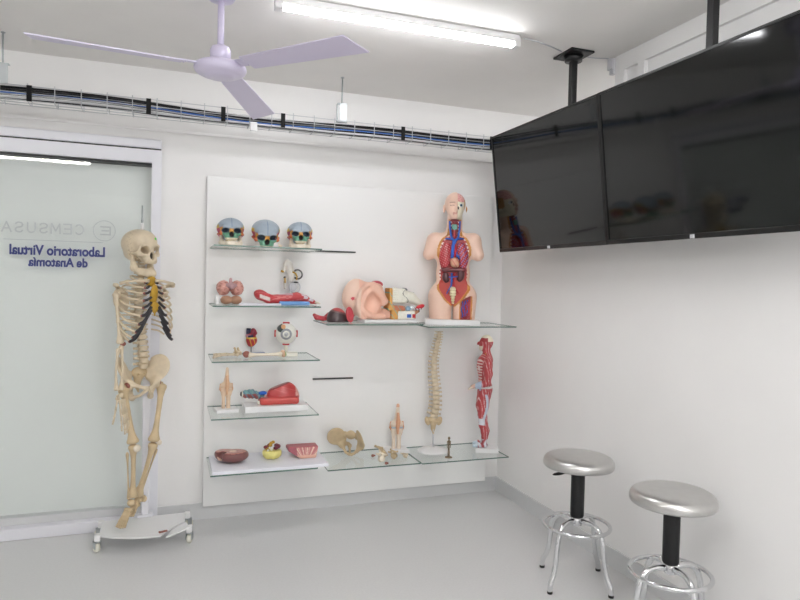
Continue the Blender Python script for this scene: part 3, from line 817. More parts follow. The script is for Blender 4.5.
sdf('brain_stem', lambda P: U(.01, cap(P, (0, -.02, .10), (0, -.02, .145), .015, .009), ball(P, (0, -.045, .105), .017), cap(P, (-.022, -.04, .11), (.022, -.04, .11), .012)), (-.04, -.07, .08), (.04, .01, .158), .0028, M['p'], B, paint((186, 150, 152)), 'greyish pink brain stem')
base_block(B, (.125, .09, .052), (-.018, .03))

A = E('arm_muscle_model', 'red muscle arm model lying on a blue pad with its hand to the right', 'muscle model', (-1.57, -.22, 1.3295))
def arm_f(P):
    return U(.012, ell(P, (-.155, 0, .058), (.042, .034, .028), (0, .35, 0)), chain(P, [(-.16, 0, .055), (-.11, -.012, .035), (-.06, -.01, .03), (0, -.005, .036), (.06, 0, .045), (.11, 0, .036), (.15, 0, .022), (.175, 0, .014)], [.028, .026, .021, .028, .029, .021, .013, .010], .012), cap(P, (-.09, .01, .045), (.03, .01, .05), .014, .018), cap(P, (.0, -.018, .042), (.09, -.012, .045), .013, .015))
def arm_c(p):
    o = np.tile(V3(190, 62, 66), (len(p), 1)); s = np.sin(p[:, 1] * 260 + p[:, 0] * 30 + 3 * np.sin(p[:, 2] * 90))
    o[s > .8] = (214, 120, 118)
    o[(p[:, 0] < -.105) & (p[:, 0] > -.165) & (p[:, 2] < .052 - .35 * (p[:, 0] + .135)) & (p[:, 2] > .030 - .35 * (p[:, 0] + .135))] = (226, 214, 208)
    o[(p[:, 0] > .085) & (p[:, 2] > .045 - .38 * (p[:, 0] - .085)) & (s > -.3)] = (216, 208, 214)
    o[(p[:, 0] > -.05) & (p[:, 0] < .03) & (p[:, 2] > .058)] = (206, 168, 178)
    return o
sdf('muscles', arm_f, (-.21, -.06, -.002), (.2, .06, .105), .0035, M['p'], A, arm_c)
b = MB()
for i in range(5): b.tube([(.168, -.012 + .006 * i, .016), (.188, -.015 + .0075 * i, .016 - .002 * (i == 0)), (.20 + .004 * (1 - abs(i - 2)), -.016 + .008 * i, .008)], [.006, .005, .004], 7)
b.build('hand', M['bonew'], A, 'pale hand')
pad = MB().prism([(-.085, -.05), (.095, -.05), (.095, .05), (-.085, .05)], .0, .022, bev=.004).build('foam_pad', M['blue']); pad.location = (-1.535, -.22, 1.3295)
tag(pad, 'blue pad under the red arm muscle model', 'pad')
sh = MB().box((0, 0, .004), (.24, .13, .008), bev=.001).build('foam_sheet', M['foam']); sh.location = (-1.735, -.23, 1.3295)
tag(sh, 'thin white foam sheet lying on the second shelf left of the blue pad', 'foam sheet')

Q = E('inner_ear_model', 'white and silver looped inner ear model on a rod behind the arm model', 'ear model', (-1.535, -.115, 1.3295))
MB().box((0, 0, .0065), (.09, .07, .012), bev=.002).build('base', M['white'], Q)
MB().tube([(0, 0, .012), (0, 0, .12)], .003, 8).build('rod', M['silver'], Q)
sdf('cochlea_horn', lambda P: U(.012, chain(P, [(-.03, 0, .245), (-.018, 0, .258), (-.005, 0, .24), (.0, 0, .21), (.008, 0, .175), (.005, 0, .15)], [.008, .015, .019, .022, .02, .016], .012), cap(P, (-.03, .01, .25), (-.038, .01, .2), .008, .009), cap(P, (-.03, 0, .16), (-.03, 0, .1), .012, .009)), (-.06, -.04, .08), (.05, .04, .28), .0032, M['p'], Q, paint((236, 233, 226), (lambda p: p[:, 2] < .14, (222, 220, 214))))
ring = lambda cx, cz, R_, r, t=.35: MB().tube([(cx + R_ * math.cos(a), t * R_ * math.sin(a), cz + R_ * math.sin(a)) for a in np.linspace(0, 2 * PI, 29)[:-1]], r, 8, closed=True)
ring(.047, .185, .028, .005).build('dark_loop', M['cart'], Q, 'dark grey loop')
ring(.03, .105, .034, .004, .2).ell((.02, .004, .105), (.024, .005, .026)).build('silver_loop', M['silver'], Q, 'silver loop and disc')
MB().tube([(.01, -.02, .2), (.03, -.02, .19), (.04, -.02, .17), (.036, -.02, .15)], .005, 7).build('nerve', M['stern'], Q, 'ochre nerve')
MB().tube([(-.045, 0, .205), (-.05, 0, .195)], [.010, .009], 8).build('nerve', M['stern'], Q, 'ochre nerve')
MB().tube([(-.034, -.012, .16), (-.032, -.014, .13)], [.005, .005], 8).build('nerve', M['stern'], Q, 'ochre nerve')
MB().ell((-.035, -.012, .165), (.008, .008, .006)).ell((.035, -.012, .135), (.016, .006, .005)).build('ossicle', M['cart'], Q)

# ------------------------------------------------------------------ third shelf: arm bones, heart, eye
A = E('arm_bone', 'long bone with pinkish ends lying at the front of the third shelf', 'bone', (-1.70, -.315, 1.0225), -.06)
bone(A, (-.105, 0, .018), (.10, 0, .022), .017, M['bonew'], 'shaft')
MB().ell((-.112, 0, .022), (.02, .018, .02)).build('knuckle', M['redtip'], A, 'rust red end')
sdf('head', lambda P: U(.01, ball(P, (.095, 0, .03), .016), ball(P, (.1, -.012, .017), .013), ball(P, (.105, .01, .018), .013)), (.06, -.04, 0), (.13, .04, .055), .0032, M['p'], A, paint((206, 170, 140), (lambda p: p[:, 0] > .107, (140, 170, 90))))
A = E('hand_bones', 'loose cream hand bones at the left end of the third shelf', 'hand bones', (-1.915, -.235, 1.0225), -.08)
b = MB()
for i in range(8): b.ell((.06 + random.uniform(-.016, .016), random.uniform(-.02, .02), .012 + random.uniform(0, .02)), (.010, .009, .010), seg=8)
b.build('wrist', M['bone'], A)
for i in range(5):
    y0 = -.03 + .014 * i; b = MB(); q = Vector((.045, y0 * .7, .014))
    for k, ln in enumerate((.05, .034, .022, .014)):
        n_ = q + Vector((-ln, y0 * .6, (.002 if k == 0 else -.003))); n_.z = max(n_.z, .006); b.tube([q, q.lerp(n_, .5), n_], [.006, .004, .0055], 7); q = n_
    b.build('finger', M['bone'], A)
MB().tube([(.055, -.01, .02), (.045, -.014, .05), (.04, -.016, .056)], [.008, .006, .007], 8).tube([(.07, 0, .025), (.06, 0, .055)], [.008, .006], 8).build('thumb', M['bone2'], A)

Hh = E('heart_model', 'small red heart model with navy top on a blue grey stand', 'heart model', (-1.762, -.085, 1.0225))
def heart_f(P):
    d = U(.01, ell(P, (.004, 0, .065), (.034, .028, .034)), ell(P, (0, -.002, .046), (.022, .022, .022)), ell(P, (-.004, 0, .092), (.028, .022, .018)), cap(P, (.012, 0, .10), (.012, 0, .126), .014, .013), cap(P, (.02, 0, .118), (.028, 0, .108), .012, .010))
    return d
hc = paint((176, 44, 52), (lambda p: (p[:, 2] < .083) & (np.abs(np.sin(p[:, 0] * 130 + p[:, 2] * 40)) > .93), (214, 168, 60)), (lambda p: (p[:, 2] > .074) & (p[:, 2] < .084), (216, 176, 70)), (lambda p: (p[:, 2] > .084) & (p[:, 2] < .1) & (p[:, 0] < .012), (196, 140, 160)), (lambda p: (p[:, 2] > .092) & (p[:, 0] > .0), (140, 28, 52)))
sdf('heart', heart_f, (-.05, -.04, .015), (.055, .04, .145), .0028, M['pg'], Hh, hc).location = (0, 0, .018)
MB().tube([(-.014, 0, .108), (-.016, 0, .133), (-.014, 0, .156)], [.014, .014, .013], 10).tube([(-.02, -.02, .106), (.012, -.022, .110)], [.006, .008], 8).build('great_vessel', mat('dark navy vessel', (48, 46, 78), .4), Hh, 'dark navy vessel')
MB().tube([(.002, 0, .006), (.002, 0, .056)], .0025, 8).build('rod', M['dark'], Hh)
MB().box((0.02, 0, .0035), (.13, .06, .006), bev=.001).build('base', M['bluebase'], Hh)

Ey = E('eye_model', 'large white eyeball model with grey iris on a cream stand', 'eye model', (-1.573, -.23, 1.0225), -.15)
def eye_c(p):
    o = np.tile(V3(236, 235, 226), (len(p), 1)); x, y, z = p[:, 0], p[:, 1], p[:, 2] - .135
    o[(np.hypot(x + .03, z - .034) < .024) & (y < 0)] = (62, 70, 70)
    o[(np.hypot(x + .017, z - .043) < .013) & (y < 0)] = (226, 168, 120)
    o[(np.abs(z) < .0014) & (y < 0)] = (196, 60, 60)
    return o
sdf('eyeball', lambda P: ball(P, (0, 0, .135), .064), (-.07, -.07, .066), (.07, .07, .205), .003, M['pg'], Ey, eye_c)
MB().lathe([(0, .012), (.012, .0115), (.012, .006), (.024, .004), (.033, 0), (.034, -.008)], (0, -.056, .135), 32, mtx=Matrix.Rotation(PI / 2, 3, 'X')).build('iris', mat('grey iris', (158, 160, 164), .25, noise=.15, nscale=120), Ey, 'grey iris ring')
MB().lathe([(0, .0005), (.0125, .0)], (0, -.0685, .135), 20, mtx=Matrix.Rotation(PI / 2, 3, 'X')).build('pupil', M['silver'], Ey)
for a, L_ in ((0, 1), (90, .8), (180, 1), (270, .8)):
    a = math.radians(a); c_, s_ = math.cos(a), math.sin(a)
    MB().box((.064 * c_, .0, .135 + .064 * s_), (.010 + .03 * abs(s_), .034, .010 + .03 * abs(c_)), bev=.003).build('muscle_stub', M['artery'], Ey, 'red muscle stub')
MB().lathe([(.012, .0), (.012, .05), (.016, .062)], (0, 0, .015), 16).build('stem', M['cream'], Ey)
MB().box((.02, 0, .0115), (.10, .08, .022), bev=.003).build('base', M['cream'], Ey)

# ------------------------------------------------------------------ fourth shelf: knee joint, red block
def knee(label, loc, rz, h, cols, bs):
    k = E('knee_model', label, 'joint model', loc, rz); s = h / .25; t = bs[2]
    def lo_f(P):
        P = P / s
        return s * U(.008, chain(P, [(-.016, 0, .0), (-.016, 0, .06), (-.018, 0, .09)], [.011, .009, .013]), chain(P, [(.014, 0, 0), (.014, 0, .06), (.012, 0, .1)], [.013, .012, .02]), cap(P, (-.016, 0, .105), (.018, 0, .105), .018))
    def up_f(P):
        P = P / s
        return s * U(.01, cap(P, (-.018, 0, .138), (.018, 0, .138), .018), ball(P, (-.018, .008, .136), .02), ball(P, (.018, .008, .136), .02), chain(P, [(0, 0, .14), (.002, 0, .18), (.004, 0, .2), (.005, 0, .245)], [.024, .014, .0115, .009]))
    b0 = V3(-.05, -.04, -.002) * s; b1 = V3(.05, .045, .13) * s
    o = sdf('shin_bones', lo_f, b0, b1, .0032 * s, M['p'], k, paint(cols[0])); o.location.z = t
    o = sdf('thigh_bone', up_f, V3(-.05, -.04, .11) * s, V3(.05, .045, .26) * s, .0032 * s, M['p'], k, paint(cols[0], (lambda p: p[:, 2] > .235 * s, cols[3]))); o.location.z = t
    o = sdf('ligament', lambda P: s * U(.006, chain(P / s, [(.002, -.018, .2), (.002, -.026, .155), (0, -.026, .13), (.002, -.022, .09)], [.008, .012, .011, .006]), chain(P / s, [(-.034, .0, .15), (-.036, 0, .12), (-.022, 0, .085)], [.005, .006, .004]), chain(P / s, [(.034, .0, .15), (.036, 0, .12), (.026, 0, .075)], [.006, .007, .004])), V3(-.06, -.05, .06) * s, V3(.06, .04, .225) * s, .003 * s, M['p'], k, paint(cols[1])); o.location.z = t
    o = sdf('meniscus', lambda P: s * rbox(P / s, (0, -.001, .1215), (.034, .024, .0035), .003), V3(-.05, -.04, .1) * s, V3(.05, .04, .14) * s, .003 * s, M['p'], k, paint(cols[2])); o.location.z = t
    base_block(k, bs, z0=.0005)
    return k
knee('small beige knee joint model on a square white base beside the red block', (-1.917, -.245, .7055), .1, .235, ((232, 205, 178), (222, 178, 142), (226, 200, 178), (236, 214, 190)), (.125, .11, .02))

R_ = E('muscle_section_model', 'red muscle block model with teal tube end on a white base', 'muscle model', (-1.635, -.245, .7055), .0)
base_block(R_, (.365, .17, .036))
def red_f(P):
    lower = rbox(P, (.021, 0, .058), (.116, .058, .022), .016)
    up = ell(P, (.048, .005, .07), (.098, .046, .098))
    up = smax(up, (Z(P) - .160 - .37 * (X(P) - .072)) * .93, .006)
    up = smax(up, -(X(P) + .052), .006)
    d = smin(lower, up, .008)
    return smin(d, rbox(P, (.128, 0, .08), (.012, .03, .014), .008), .012)
rc = paint((190, 66, 66), (lambda p: (p[:, 2] < .079), (200, 76, 70)), (lambda p: (np.sin(p[:, 0] * 70 + p[:, 2] * 220) > .9) & (p[:, 2] > .1), (205, 92, 90)), (lambda p: (p[:, 2] > .1) & (p[:, 2] - .160 - .37 * (p[:, 0] - .072) > -.006), (132, 40, 46)), (lambda p: (p[:, 0] > .12) & (p[:, 2] > .084), (222, 160, 150)))
sdf('muscle', red_f, (-.105, -.075, .036), (.155, .075, .175), .0036, M['pg'], R_, rc)
sdf('tube_end', lambda P: U(.01, chain(P, [(-.175, 0, .098), (-.14, 0, .098), (-.105, 0, .09), (-.08, 0, .082)], [.023, .025, .02, .02], .01), ball(P, (-.1, -.02, .085), .014), ball(P, (-.13, -.018, .115), .012)) + .002 * np.sin(X(P) * 300), (-.2, -.05, .05), (-.02, .05, .14), .0032, M['p'], R_, paint((120, 160, 162), (lambda p: (p[:, 2] < .1) & (p[:, 0] < -.1) & (p[:, 1] < .01), (150, 84, 84)), (lambda p: np.sin(p[:, 0] * 190 + p[:, 2] * 160) > .75, (96, 132, 150)), (lambda p: p[:, 0] < -.186, (225, 220, 205))), 'teal tube end')
MB().ell((-.197, -.004, .100), (.006, .013, .014)).build('opening', M['dark'], R_, 'dark opening')
MB().ell((-.075, -.025, .105), (.024, .018, .012)).build('vein', M['vein'], R_, 'blue vein')
MB().ell((-.098, -.035, .05), (.010, .012, .012)).build('fat', M['cream'], R_)

# ------------------------------------------------------------------ bottom left shelf on foam
ZB = .412
K = E('kidney_model', 'large brown organ model with a pink cut face at the left of the foam board', 'organ model', (-1.885, -.27, ZB + .001))
def kid_f(P):
    d = smin(ell(P, (.012, .0, .04), (.088, .07, .042), (0, 0, .1)), ell(P, (-.04, .03, .045), (.052, .05, .042)), .02)
    d = smax(d, -cap(P, (-.098, -.05, .03), (-.05, -.01, .055), .022), .012)
    return smax(d, Z(P) - .064 - .16 * (X(P) + .05) * 0, .008)
kc = paint((122, 76, 74), (lambda p: p[:, 2] > .061, (196, 132, 118)), (lambda p: (p[:, 2] > .061) & (np.sin(p[:, 0] * 160 + 3 * np.sin(p[:, 1] * 130)) > .45), (166, 92, 84)), (lambda p: (p[:, 2] > .055) & (np.hypot(p[:, 0] - .01, p[:, 1] - .0) < .022), (226, 186, 160)), (lambda p: (np.hypot(p[:, 0] + .078, p[:, 1] + .028) < .024), (214, 176, 156)))
sdf('organ', kid_f, (-.11, -.09, -.003), (.115, .1, .08), .0034, M['pg'], K, kc)

Yt = E('lobed_tooth_model', 'small yellow cup-shaped model topped with maroon and cream buds', 'organ model', (-1.648, -.25, ZB + .001))
def yel_f(P):
    d = U(.012, ell(P, (-.02, 0, .036), (.036, .04, .037)), ell(P, (.024, 0, .034), (.034, .038, .034)), ball(P, (.006, -.03, .025), .022))
    d = smax(d, -cap(P, (.006, -.06, .02), (.012, -.045, .07), .006), .006)
    return smax(d, Z(P) - .052, .006)
sdf('cup', yel_f, (-.07, -.06, -.003), (.07, .05, .065), .0032, M['p'], Yt, paint((232, 222, 136)))
b = MB()
for x, y, z, r in ((-.035, 0, .07, .015), (.035, .005, .07, .018), (.02, -.015, .065, .014), (-.01, .02, .075, .016), (.03, .025, .072, .014)): b.ell((x, y, z), (r, r, r * .75), seg=9)
b.build('bud', mat('maroon bud', (122, 48, 60), .45, noise=.2), Yt, 'maroon buds')
b = MB()
for x, y, z in ((-.02, -.02, .068), (-.012, -.012, .082), (-.005, .0, .092), (.008, .01, .095), (-.03, -.012, .06)): b.ell((x, y, z), (.011, .011, .009), seg=9)
b.build('bud', M['stern'], Yt, 'ochre buds')
b = MB()
for x, y, z in ((-.018, -.032, .072), (-.006, -.03, .062), (-.028, -.03, .058)): b.ell((x, y, z), (.007, .006, .007), seg=8)
b.build('bud', M['cream'], Yt, 'cream buds')

W = E('tissue_wedge_model', 'pink wedge-shaped tissue model at the right of the foam board', 'organ model', (-1.465, -.25, ZB + .001))
def wed_f(P):
    d = rbox(P, (0, 0, .033), (.092, .055, .034), .008)
    d = smax(d, (-(X(P)) * .62 - (Z(P)) * 1.0 - .012) * .8 - Y(P) * 0, .006)
    d = smax(d, (X(P) * .95 - Z(P) * .3 - .07) * .9, .006)
    d = smax(d, -(Y(P) + .055) - (.066 - Z(P)) * -.0, .004)
    return smax(d, -(Y(P) * .8 + .04) + (Z(P) - .02) * .35, .006)
def wed_c(p):
    o = np.tile(V3(190, 116, 118), (len(p), 1)); x, z = p[:, 0], p[:, 2]
    r = np.arctan2(x - .01, z + .03)
    o[np.sin(r * 26) > .55] = (216, 160, 150)
    o[np.abs(np.sin(r * 9)) > .96] = (232, 210, 186)
    o[z < .02] = (222, 172, 152)
    o[(x < -.04)] = (160, 78, 90)
    o[z > .062] = (176, 92, 98)
    return o
sdf('wedge', wed_f, (-.105, -.07, -.003), (.105, .07, .075), .0034, M['p'], W, wed_c)

# ------------------------------------------------------------------ middle upper shelf: eye half, ear
Dm = E('half_dome_model', 'dark brown half dome with a red top lying left of the ear model', 'organ model', (-1.268, -.25, 1.2275))
def dome_f(P): return smax(ell(P, (0, 0, .018), (.062, .055, .07)), -Z(P) + .0, .006)
sdf('dome', dome_f, (-.08, -.07, -.004), (.08, .07, .1), .0034, M['pg'], Dm, paint((76, 60, 62), (lambda p: p[:, 2] > .068 - .25 * p[:, 0], (186, 64, 66)), (lambda p: np.abs(p[:, 2] - .062 + .25 * p[:, 0]) < .005, (120, 90, 88))))
MB().box((.064, -.01, .012), (.02, .03, .022), bev=.003).build('rim', M['dark'], Dm)
F1 = E('red_flap_model', 'curved red flap piece lying at the left end of the ear shelf', 'organ model', (-1.335, -.17, 1.2275))
sdf('flap', lambda P: U(.01, chain(P, [(-.055, 0, .038), (-.04, 0, .024), (.0, 0, .016), (.03, .01, .018)], [.011, .016, .014, .012]), chain(P, [(.015, .02, .02), (.04, .02, .045)], [.012, .011])), (-.08, -.03, -.002), (.07, .05, .07), .003, M['pg'], F1, paint((200, 66, 76), (lambda p: p[:, 2] > .04, (170, 48, 56))))
F2 = E('red_disc_model', 'upright red leaf-shaped piece leaning between the dark dome and the ear', 'organ model', (-1.198, -.295, 1.2275))
sdf('leaf', lambda P: smax(ell(P, (0, 0, .048), (.03, .014, .05), (.0, -.25, .5)), -ell(P, (.004, -.018, .05), (.02, .012, .036), (0, -.25, .5)), .004), (-.05, -.04, -.004), (.05, .04, .11), .003, M['pg'], F2, paint((206, 74, 84)))

Er = E('ear_model', 'large flesh-coloured outer ear model opening into white inner parts', 'ear model', (-.975, -.22, 1.2275))
base_block(Er, (.345, .17, .018), (.035, -.02))
def ear_f(P):
    # block of skin behind, auricle in front
    blk = U(.02, ell(P, (-.17, .03, .165), (.075, .05, .105), (0, .25, 0)), rbox(P, (-.09, .04, .14), (.1, .045, .11), .03, (0, .12, 0)), rbox(P, (-.02, .03, .05), (.11, .05, .032), .02))
    blk = smax(blk, X(P) * .9 + Z(P) * .55 - .135, .01)
    aur = ell(P, (-.085, -.015, .125), (.085, .055, .118), (0, .42, 0))
    hel = None
    pts = []
    for a in np.linspace(-.5, 3.9, 15):
        x_ = -.085 + .082 * math.cos(a + .4) * (1.0) ; z_ = .125 + .112 * math.sin(a + .4)
        pts.append((x_ - .25 * (z_ - .125) * -.25, -.05, z_))
    hel = chain(P, pts, [.014] * 15, .008)
    d = smin(blk, aur, .02)
    d = smax(d, -ell(P, (-.065, -.075, .12), (.058, .055, .088), (0, .35, 0)), .012)
    d = smin(d, hel, .012)
    d = smin(d, chain(P, [(-.13, -.045, .07), (-.09, -.05, .045), (-.05, -.045, .03), (.0, -.04, .034)], [.016, .018, .02, .02]), .015)
    d = smin(d, chain(P, [(-.07, -.045, .215), (-.02, -.042, .17), (.015, -.04, .13)], [.016, .022, .02]), .016)
    return smax(d, .0195 - Z(P), .004)
def ear_c(p):
    o = np.tile(V3(238, 190, 168), (len(p), 1)); x, y, z = p[:, 0], p[:, 1], p[:, 2]
    o[x < -.15] = (238, 205, 186)
    o[np.hypot(x + .19, z - .145) < .011] = (205, 70, 84)
    o[x > .068] = (218, 160, 84)
    return o
sdf('outer_ear', ear_f, (-.265, -.085, .015), (.105, .1, .285), .0045, M['ps'], Er, ear_c)
sdf('fat_rim', lambda P: U(.008, rbox(P, (.050, .0, .155), (.011, .05, .06), .006), rbox(P, (.09, 0, .088), (.06, .05, .016), .008), rbox(P, (.078, 0, .05), (.022, .052, .034), .006)), (.02, -.06, .015), (.16, .06, .24), .0038, M['p'], Er, paint((214, 158, 82), (lambda p: (p[:, 0] > .075) & (p[:, 2] > .075), (200, 120, 90)), (lambda p: np.sin(p[:, 0] * 160 + p[:, 2] * 110) > .93, (110, 180, 170))), 'ochre cut edge')
sdf('temporal_bone', lambda P: U(.012, rbox(P, (.105, .01, .165), (.052, .05, .048), .015), chain(P, [(.14, .0, .165), (.2, 0, .155), (.255, 0, .12)], [.04, .036, .022]), ball(P, (.09, 0, .2), .02)), (.04, -.06, .09), (.3, .08, .24), .0042, M['p'], Er, paint((240, 238, 224), (lambda p: np.abs(p[:, 0] - .152 - .02 * np.sin(p[:, 2] * 60)) < .0022, (90, 80, 72)), (lambda p: (p[:, 0] < .13) & (np.abs(np.sin(p[:, 0] * 240) * np.sin(p[:, 2] * 210)) > .9), (206, 196, 178))), 'cream bone block')
sdf('bone_floor', lambda P: U(.01, rbox(P, (.15, 0, .045), (.07, .05, .027), .008), chain(P, [(.2, -.01, .05), (.25, -.01, .07)], [.02, .01])), (.07, -.06, .014), (.28, .06, .09), .0038, M['p'], Er, paint((240, 238, 226), (lambda p: p[:, 0] > .212, (206, 150, 112)), (lambda p: p[:, 0] > .248, (80, 66, 60))), 'cream lower bone')
MB().box((.172, -.051, .04), (.028, .006, .022), bev=.002).build('nerve_patch', M['vein'], Er, 'blue patch')
MB().box((.205, -.05, .04), (.02, .012, .024), bev=.002).build('vessel_patch', M['artery'], Er, 'red patch')
sdf('cochlea', lambda P: U(.008, ball(P, (.17, -.03, .085), .018), ball(P, (.198, -.032, .09), .014), chain(P, [(.2, -.03, .1), (.225, -.03, .08), (.26, -.03, .085)], [.006, .006, .006])), (.14, -.06, .055), (.28, .01, .12), .003, M['p'], Er, paint((150, 178, 200), (lambda p: p[:, 0] > .185, (216, 224, 226)), (lambda p: (p[:, 0] > .2) & (np.sin(p[:, 0] * 300 + p[:, 2] * 200) > .4), (170, 60, 80))), 'pale blue inner ear')
sdf('red_tip', lambda P: ell(P, (.258, -.02, .098), (.032, .016, .014), (0, -.35, 0)), (.21, -.05, .07), (.3, .01, .13), .003, M['pg'], Er, paint((206, 40, 52)), 'red tip')
sdf('muscle', lambda P: U(.01, ell(P, (-.02, .045, .235), (.045, .025, .024)), ell(P, (-.19, .03, .04), (.026, .03, .022))), (-.23, .0, .018), (.04, .08, .27), .0038, M['p'], Er, paint((196, 76, 90)), 'red muscle')
MB().box((.2, .045, .175), (.07, .03, .04), Euler((0, .2, 0)), bev=.006).ell((.165, .03, .205), (.022, .015, .012)).build('dark_back', [M['cab_g']], Er)

# ------------------------------------------------------------------ torso
T = E('torso_model', 'flesh-coloured open human torso model with head and exposed organs', 'torso model', (-.492, -.24, 1.2125), -.36)
base_block(T, (.37, .21, .036))
T.scale = (.95, 1, .955)
ZT = .037
def torso_half(z):
    zs = [.02, .085, .13, .20, .30, .42, .485, .52, .552, .57, .60, .70]
    ws = [-.02, .006, .058, .108, .112, .114, .11, .098, .078, .048, .044, .042]
    return np.interp(z, zs, ws)
def torso_f(P):
    d = U(.03, ell(P, (0, .0, .47), (.138, .088, .13)), cap(P, (-.12, .012, .535), (.13, .012, .535), .052), ell(P, (0, .005, .31), (.118, .08, .14)), ell(P, (0, .005, .175), (.15, .095, .11)))
    for s in (-1, 1):
        d = smin(d, cap(P, (s * .135, .01, .53), (s * .168, .0, .44), .052, .042), .03)
        d = smin(d, cap(P, (s * .083, .0, .15), (s * .08, .0, .0), .085, .077), .02)
    d = smin(d, cap(P, (.0, .012, .55), (.004, .005, .69), .056, .052), .03)
    d = smax(d, -rbox(P, (0, -.02, .0), (.004, .2, .1), .003), .012)
    # head
    hd = U(.025, ell(P, (.006, .012, .785), (.074, .088, .082)), ell(P, (.006, -.03, .735), (.056, .055, .06)), ball(P, (.006, -.055, .69), .024))
    hd = smin(hd, cap(P, (.006, -.083, .765), (.006, -.095, .738), .007, .011), .012)
    for s in (-1, 1):
        hd = smax(hd, -ell(P, (.006 + s * .027, -.098, .768), (.019, .018, .011)), .012)
        hd = smin(hd, ell(P, (.006 + s * .027, -.072, .766), (.014, .012, .009)), .006)
        hd = smin(hd, ell(P, (.006 + s * .077, .012, .752), (.008, .016, .028), (0, 0, s * .3)), .006)
        hd = smin(hd, cap(P, (.006 + s * .012, -.082, .783), (.006 + s * .042, -.07, .782), .007), .01)
    hd = smin(hd, cap(P, (-.012, -.083, .716), (.024, -.083, .716), .005), .005)
    hd = smin(hd, cap(P, (-.009, -.081, .707), (.021, -.081, .707), .0055), .005)
    # the exposed half of the head is recessed a little
    hd = np.where((X(P) > .014) & (Y(P) < .03), hd + .005, hd)
    d = smin(d, hd, .015)
    # front opening
    w = torso_half(Z(P)); cut = np.maximum(np.abs(X(P) - .002) - w, Y(P) + np.where(Z(P) > .56, .032, .05))
    cut = np.maximum(cut, Z(P) - .675)
    d = smax(d, -cut, .004)
    th = np.maximum(np.maximum(np.abs(X(P) - .088 - .0) - .04 * np.clip((Z(P) - .0) / .02, .3, 1), Z(P) - .135 - .5 * (X(P) - .07)), Y(P) + .058)
    d = smax(d, -th, .004)
    return smax(d, -Z(P), .002)
def torso_c(p):
    x, y, z = p[:, 0], p[:, 1], p[:, 2]; o = np.tile(V3(240, 204, 184), (len(p), 1))
    w = torso_half(z); e = w - np.abs(x - .002)
    inn = (e > -.004) & (y < np.where(z > .56, -.024, -.042)) & (z < .676) & (z > .085)
    o[inn] = (168, 44, 48)
    o[inn & (e < .013)] = (206, 140, 62)
    o[inn & (z > .57) & (np.abs(x) < .03)] = (150, 40, 50)
    o[inn & (z < .3) & (e > .013)] = (186, 62, 52)
    rib = inn & (z > .26) & (e > .014) & (e < .024) & (np.sin(z * 260) > -.1); o[rib] = (240, 226, 220)
    th = (np.abs(x - .088) < .043) & (z < .16) & (y < -.05) & (z < .14 + .5 * (x - .07)) & ~inn
    o[th] = (206, 140, 66)
    o[th & (np.abs(x - .086) < .034)] = (160, 56, 60)
    hd = (z > .677) & (x > .0145) & (y < .03)
    o[hd] = (238, 228, 204)
    o[hd & (z > .795)] = (232, 170, 164)
    o[hd & (z > .795) & (np.sin(x * 260 + 2 * np.sin(z * 190)) * np.sin(z * 230) > .45)] = (206, 134, 130)
    o[hd & (x > .062) & (z < .81)] = (206, 150, 90)
    o[hd & (z > .74) & (z < .757) & (x < .024) & (y < -.06)] = (70, 50, 48)
    lips = (np.abs(z - .712) < .008) & (y < -.075) & (x < .0145) & (x > -.016); o[lips] = (214, 160, 146)
    ey = (np.abs(z - .766) < .002) & (y < -.06) & (x < -.006) & (x > -.036); o[ey] = (170, 130, 116)
    br = (np.abs(z - .786) < .003) & (y < -.06) & (x < -.004) & (x > -.042); o[br] = (196, 156, 138)
    return o
o = sdf('body', torso_f, (-.23, -.13, -.004), (.23, .12, .885), .0048, M['ps'], T, torso_c); o.location.z = ZT
def tp(name, f, lo, hi, col, label=None, h=.0034, m='pg'):
    o = sdf(name, f, lo, hi, h, M[m], T, col if callable(col) else paint(col), label); o.location.z = ZT; return o
for s in (-1, 1):
    def lung(P, s=s):
        d = smax(ell(P, (s * .056, -.052, .43), (.043, .027, .092), (0, s * -.1, 0)), -ball(P, (.012, -.07, .39), .03), .008)
        return d
    lc = paint((178, 44, 52), (lambda p: (np.sin(p[:, 0] * 330 + p[:, 2] * 120) * np.sin(p[:, 2] * 260 - p[:, 0] * 90) > .8), (232, 196, 200)), (lambda p, s=s: (s > 0) & (np.sin(p[:, 0] * 210 - p[:, 2] * 170) > .86), (96, 120, 190)))
    tp('lung', lung, (s * .056 - .055, -.09, .32), (s * .056 + .055, -.015, .54), lc, 'red lung')
tp('diaphragm', lambda P: rbox(P, (.0, -.05, .335), (.082, .022, .014), .01), (-.1, -.08, .31), (.1, -.02, .36), (104, 26, 34), 'dark red diaphragm')
tp('heart', lambda P: U(.012, ell(P, (.004, -.072, .385), (.028, .024, .034), (0, .4, 0)), ball(P, (.018, -.07, .372), .02), ball(P, (-.012, -.068, .402), .016)), (-.04, -.11, .33), (.05, -.03, .44), paint((214, 160, 132), (lambda p: np.sin(p[:, 0] * 170 + p[:, 2] * 120) > .8, (196, 110, 96))), 'beige heart')
for s, zc, xx in ((-1, .282, -.052), (1, .296, .048)):
    tp('kidney', lambda P, s=s, zc=zc, xx=xx: smax(ell(P, (xx, -.06, zc), (.026, .02, .042 if s > 0 else .036), (0, s * .2, 0)), -ball(P, (xx - s * .026, -.06, zc), .012), .008), (xx - .04, -.09, zc - .05), (xx + .04, -.03, zc + .05), (86, 46, 52), 'dark brown kidney')
tp('spleen', lambda P: ell(P, (.052, -.055, .335), (.016, .014, .026)), (.02, -.08, .3), (.085, -.03, .375), (96, 44, 50), 'dark brown spleen')
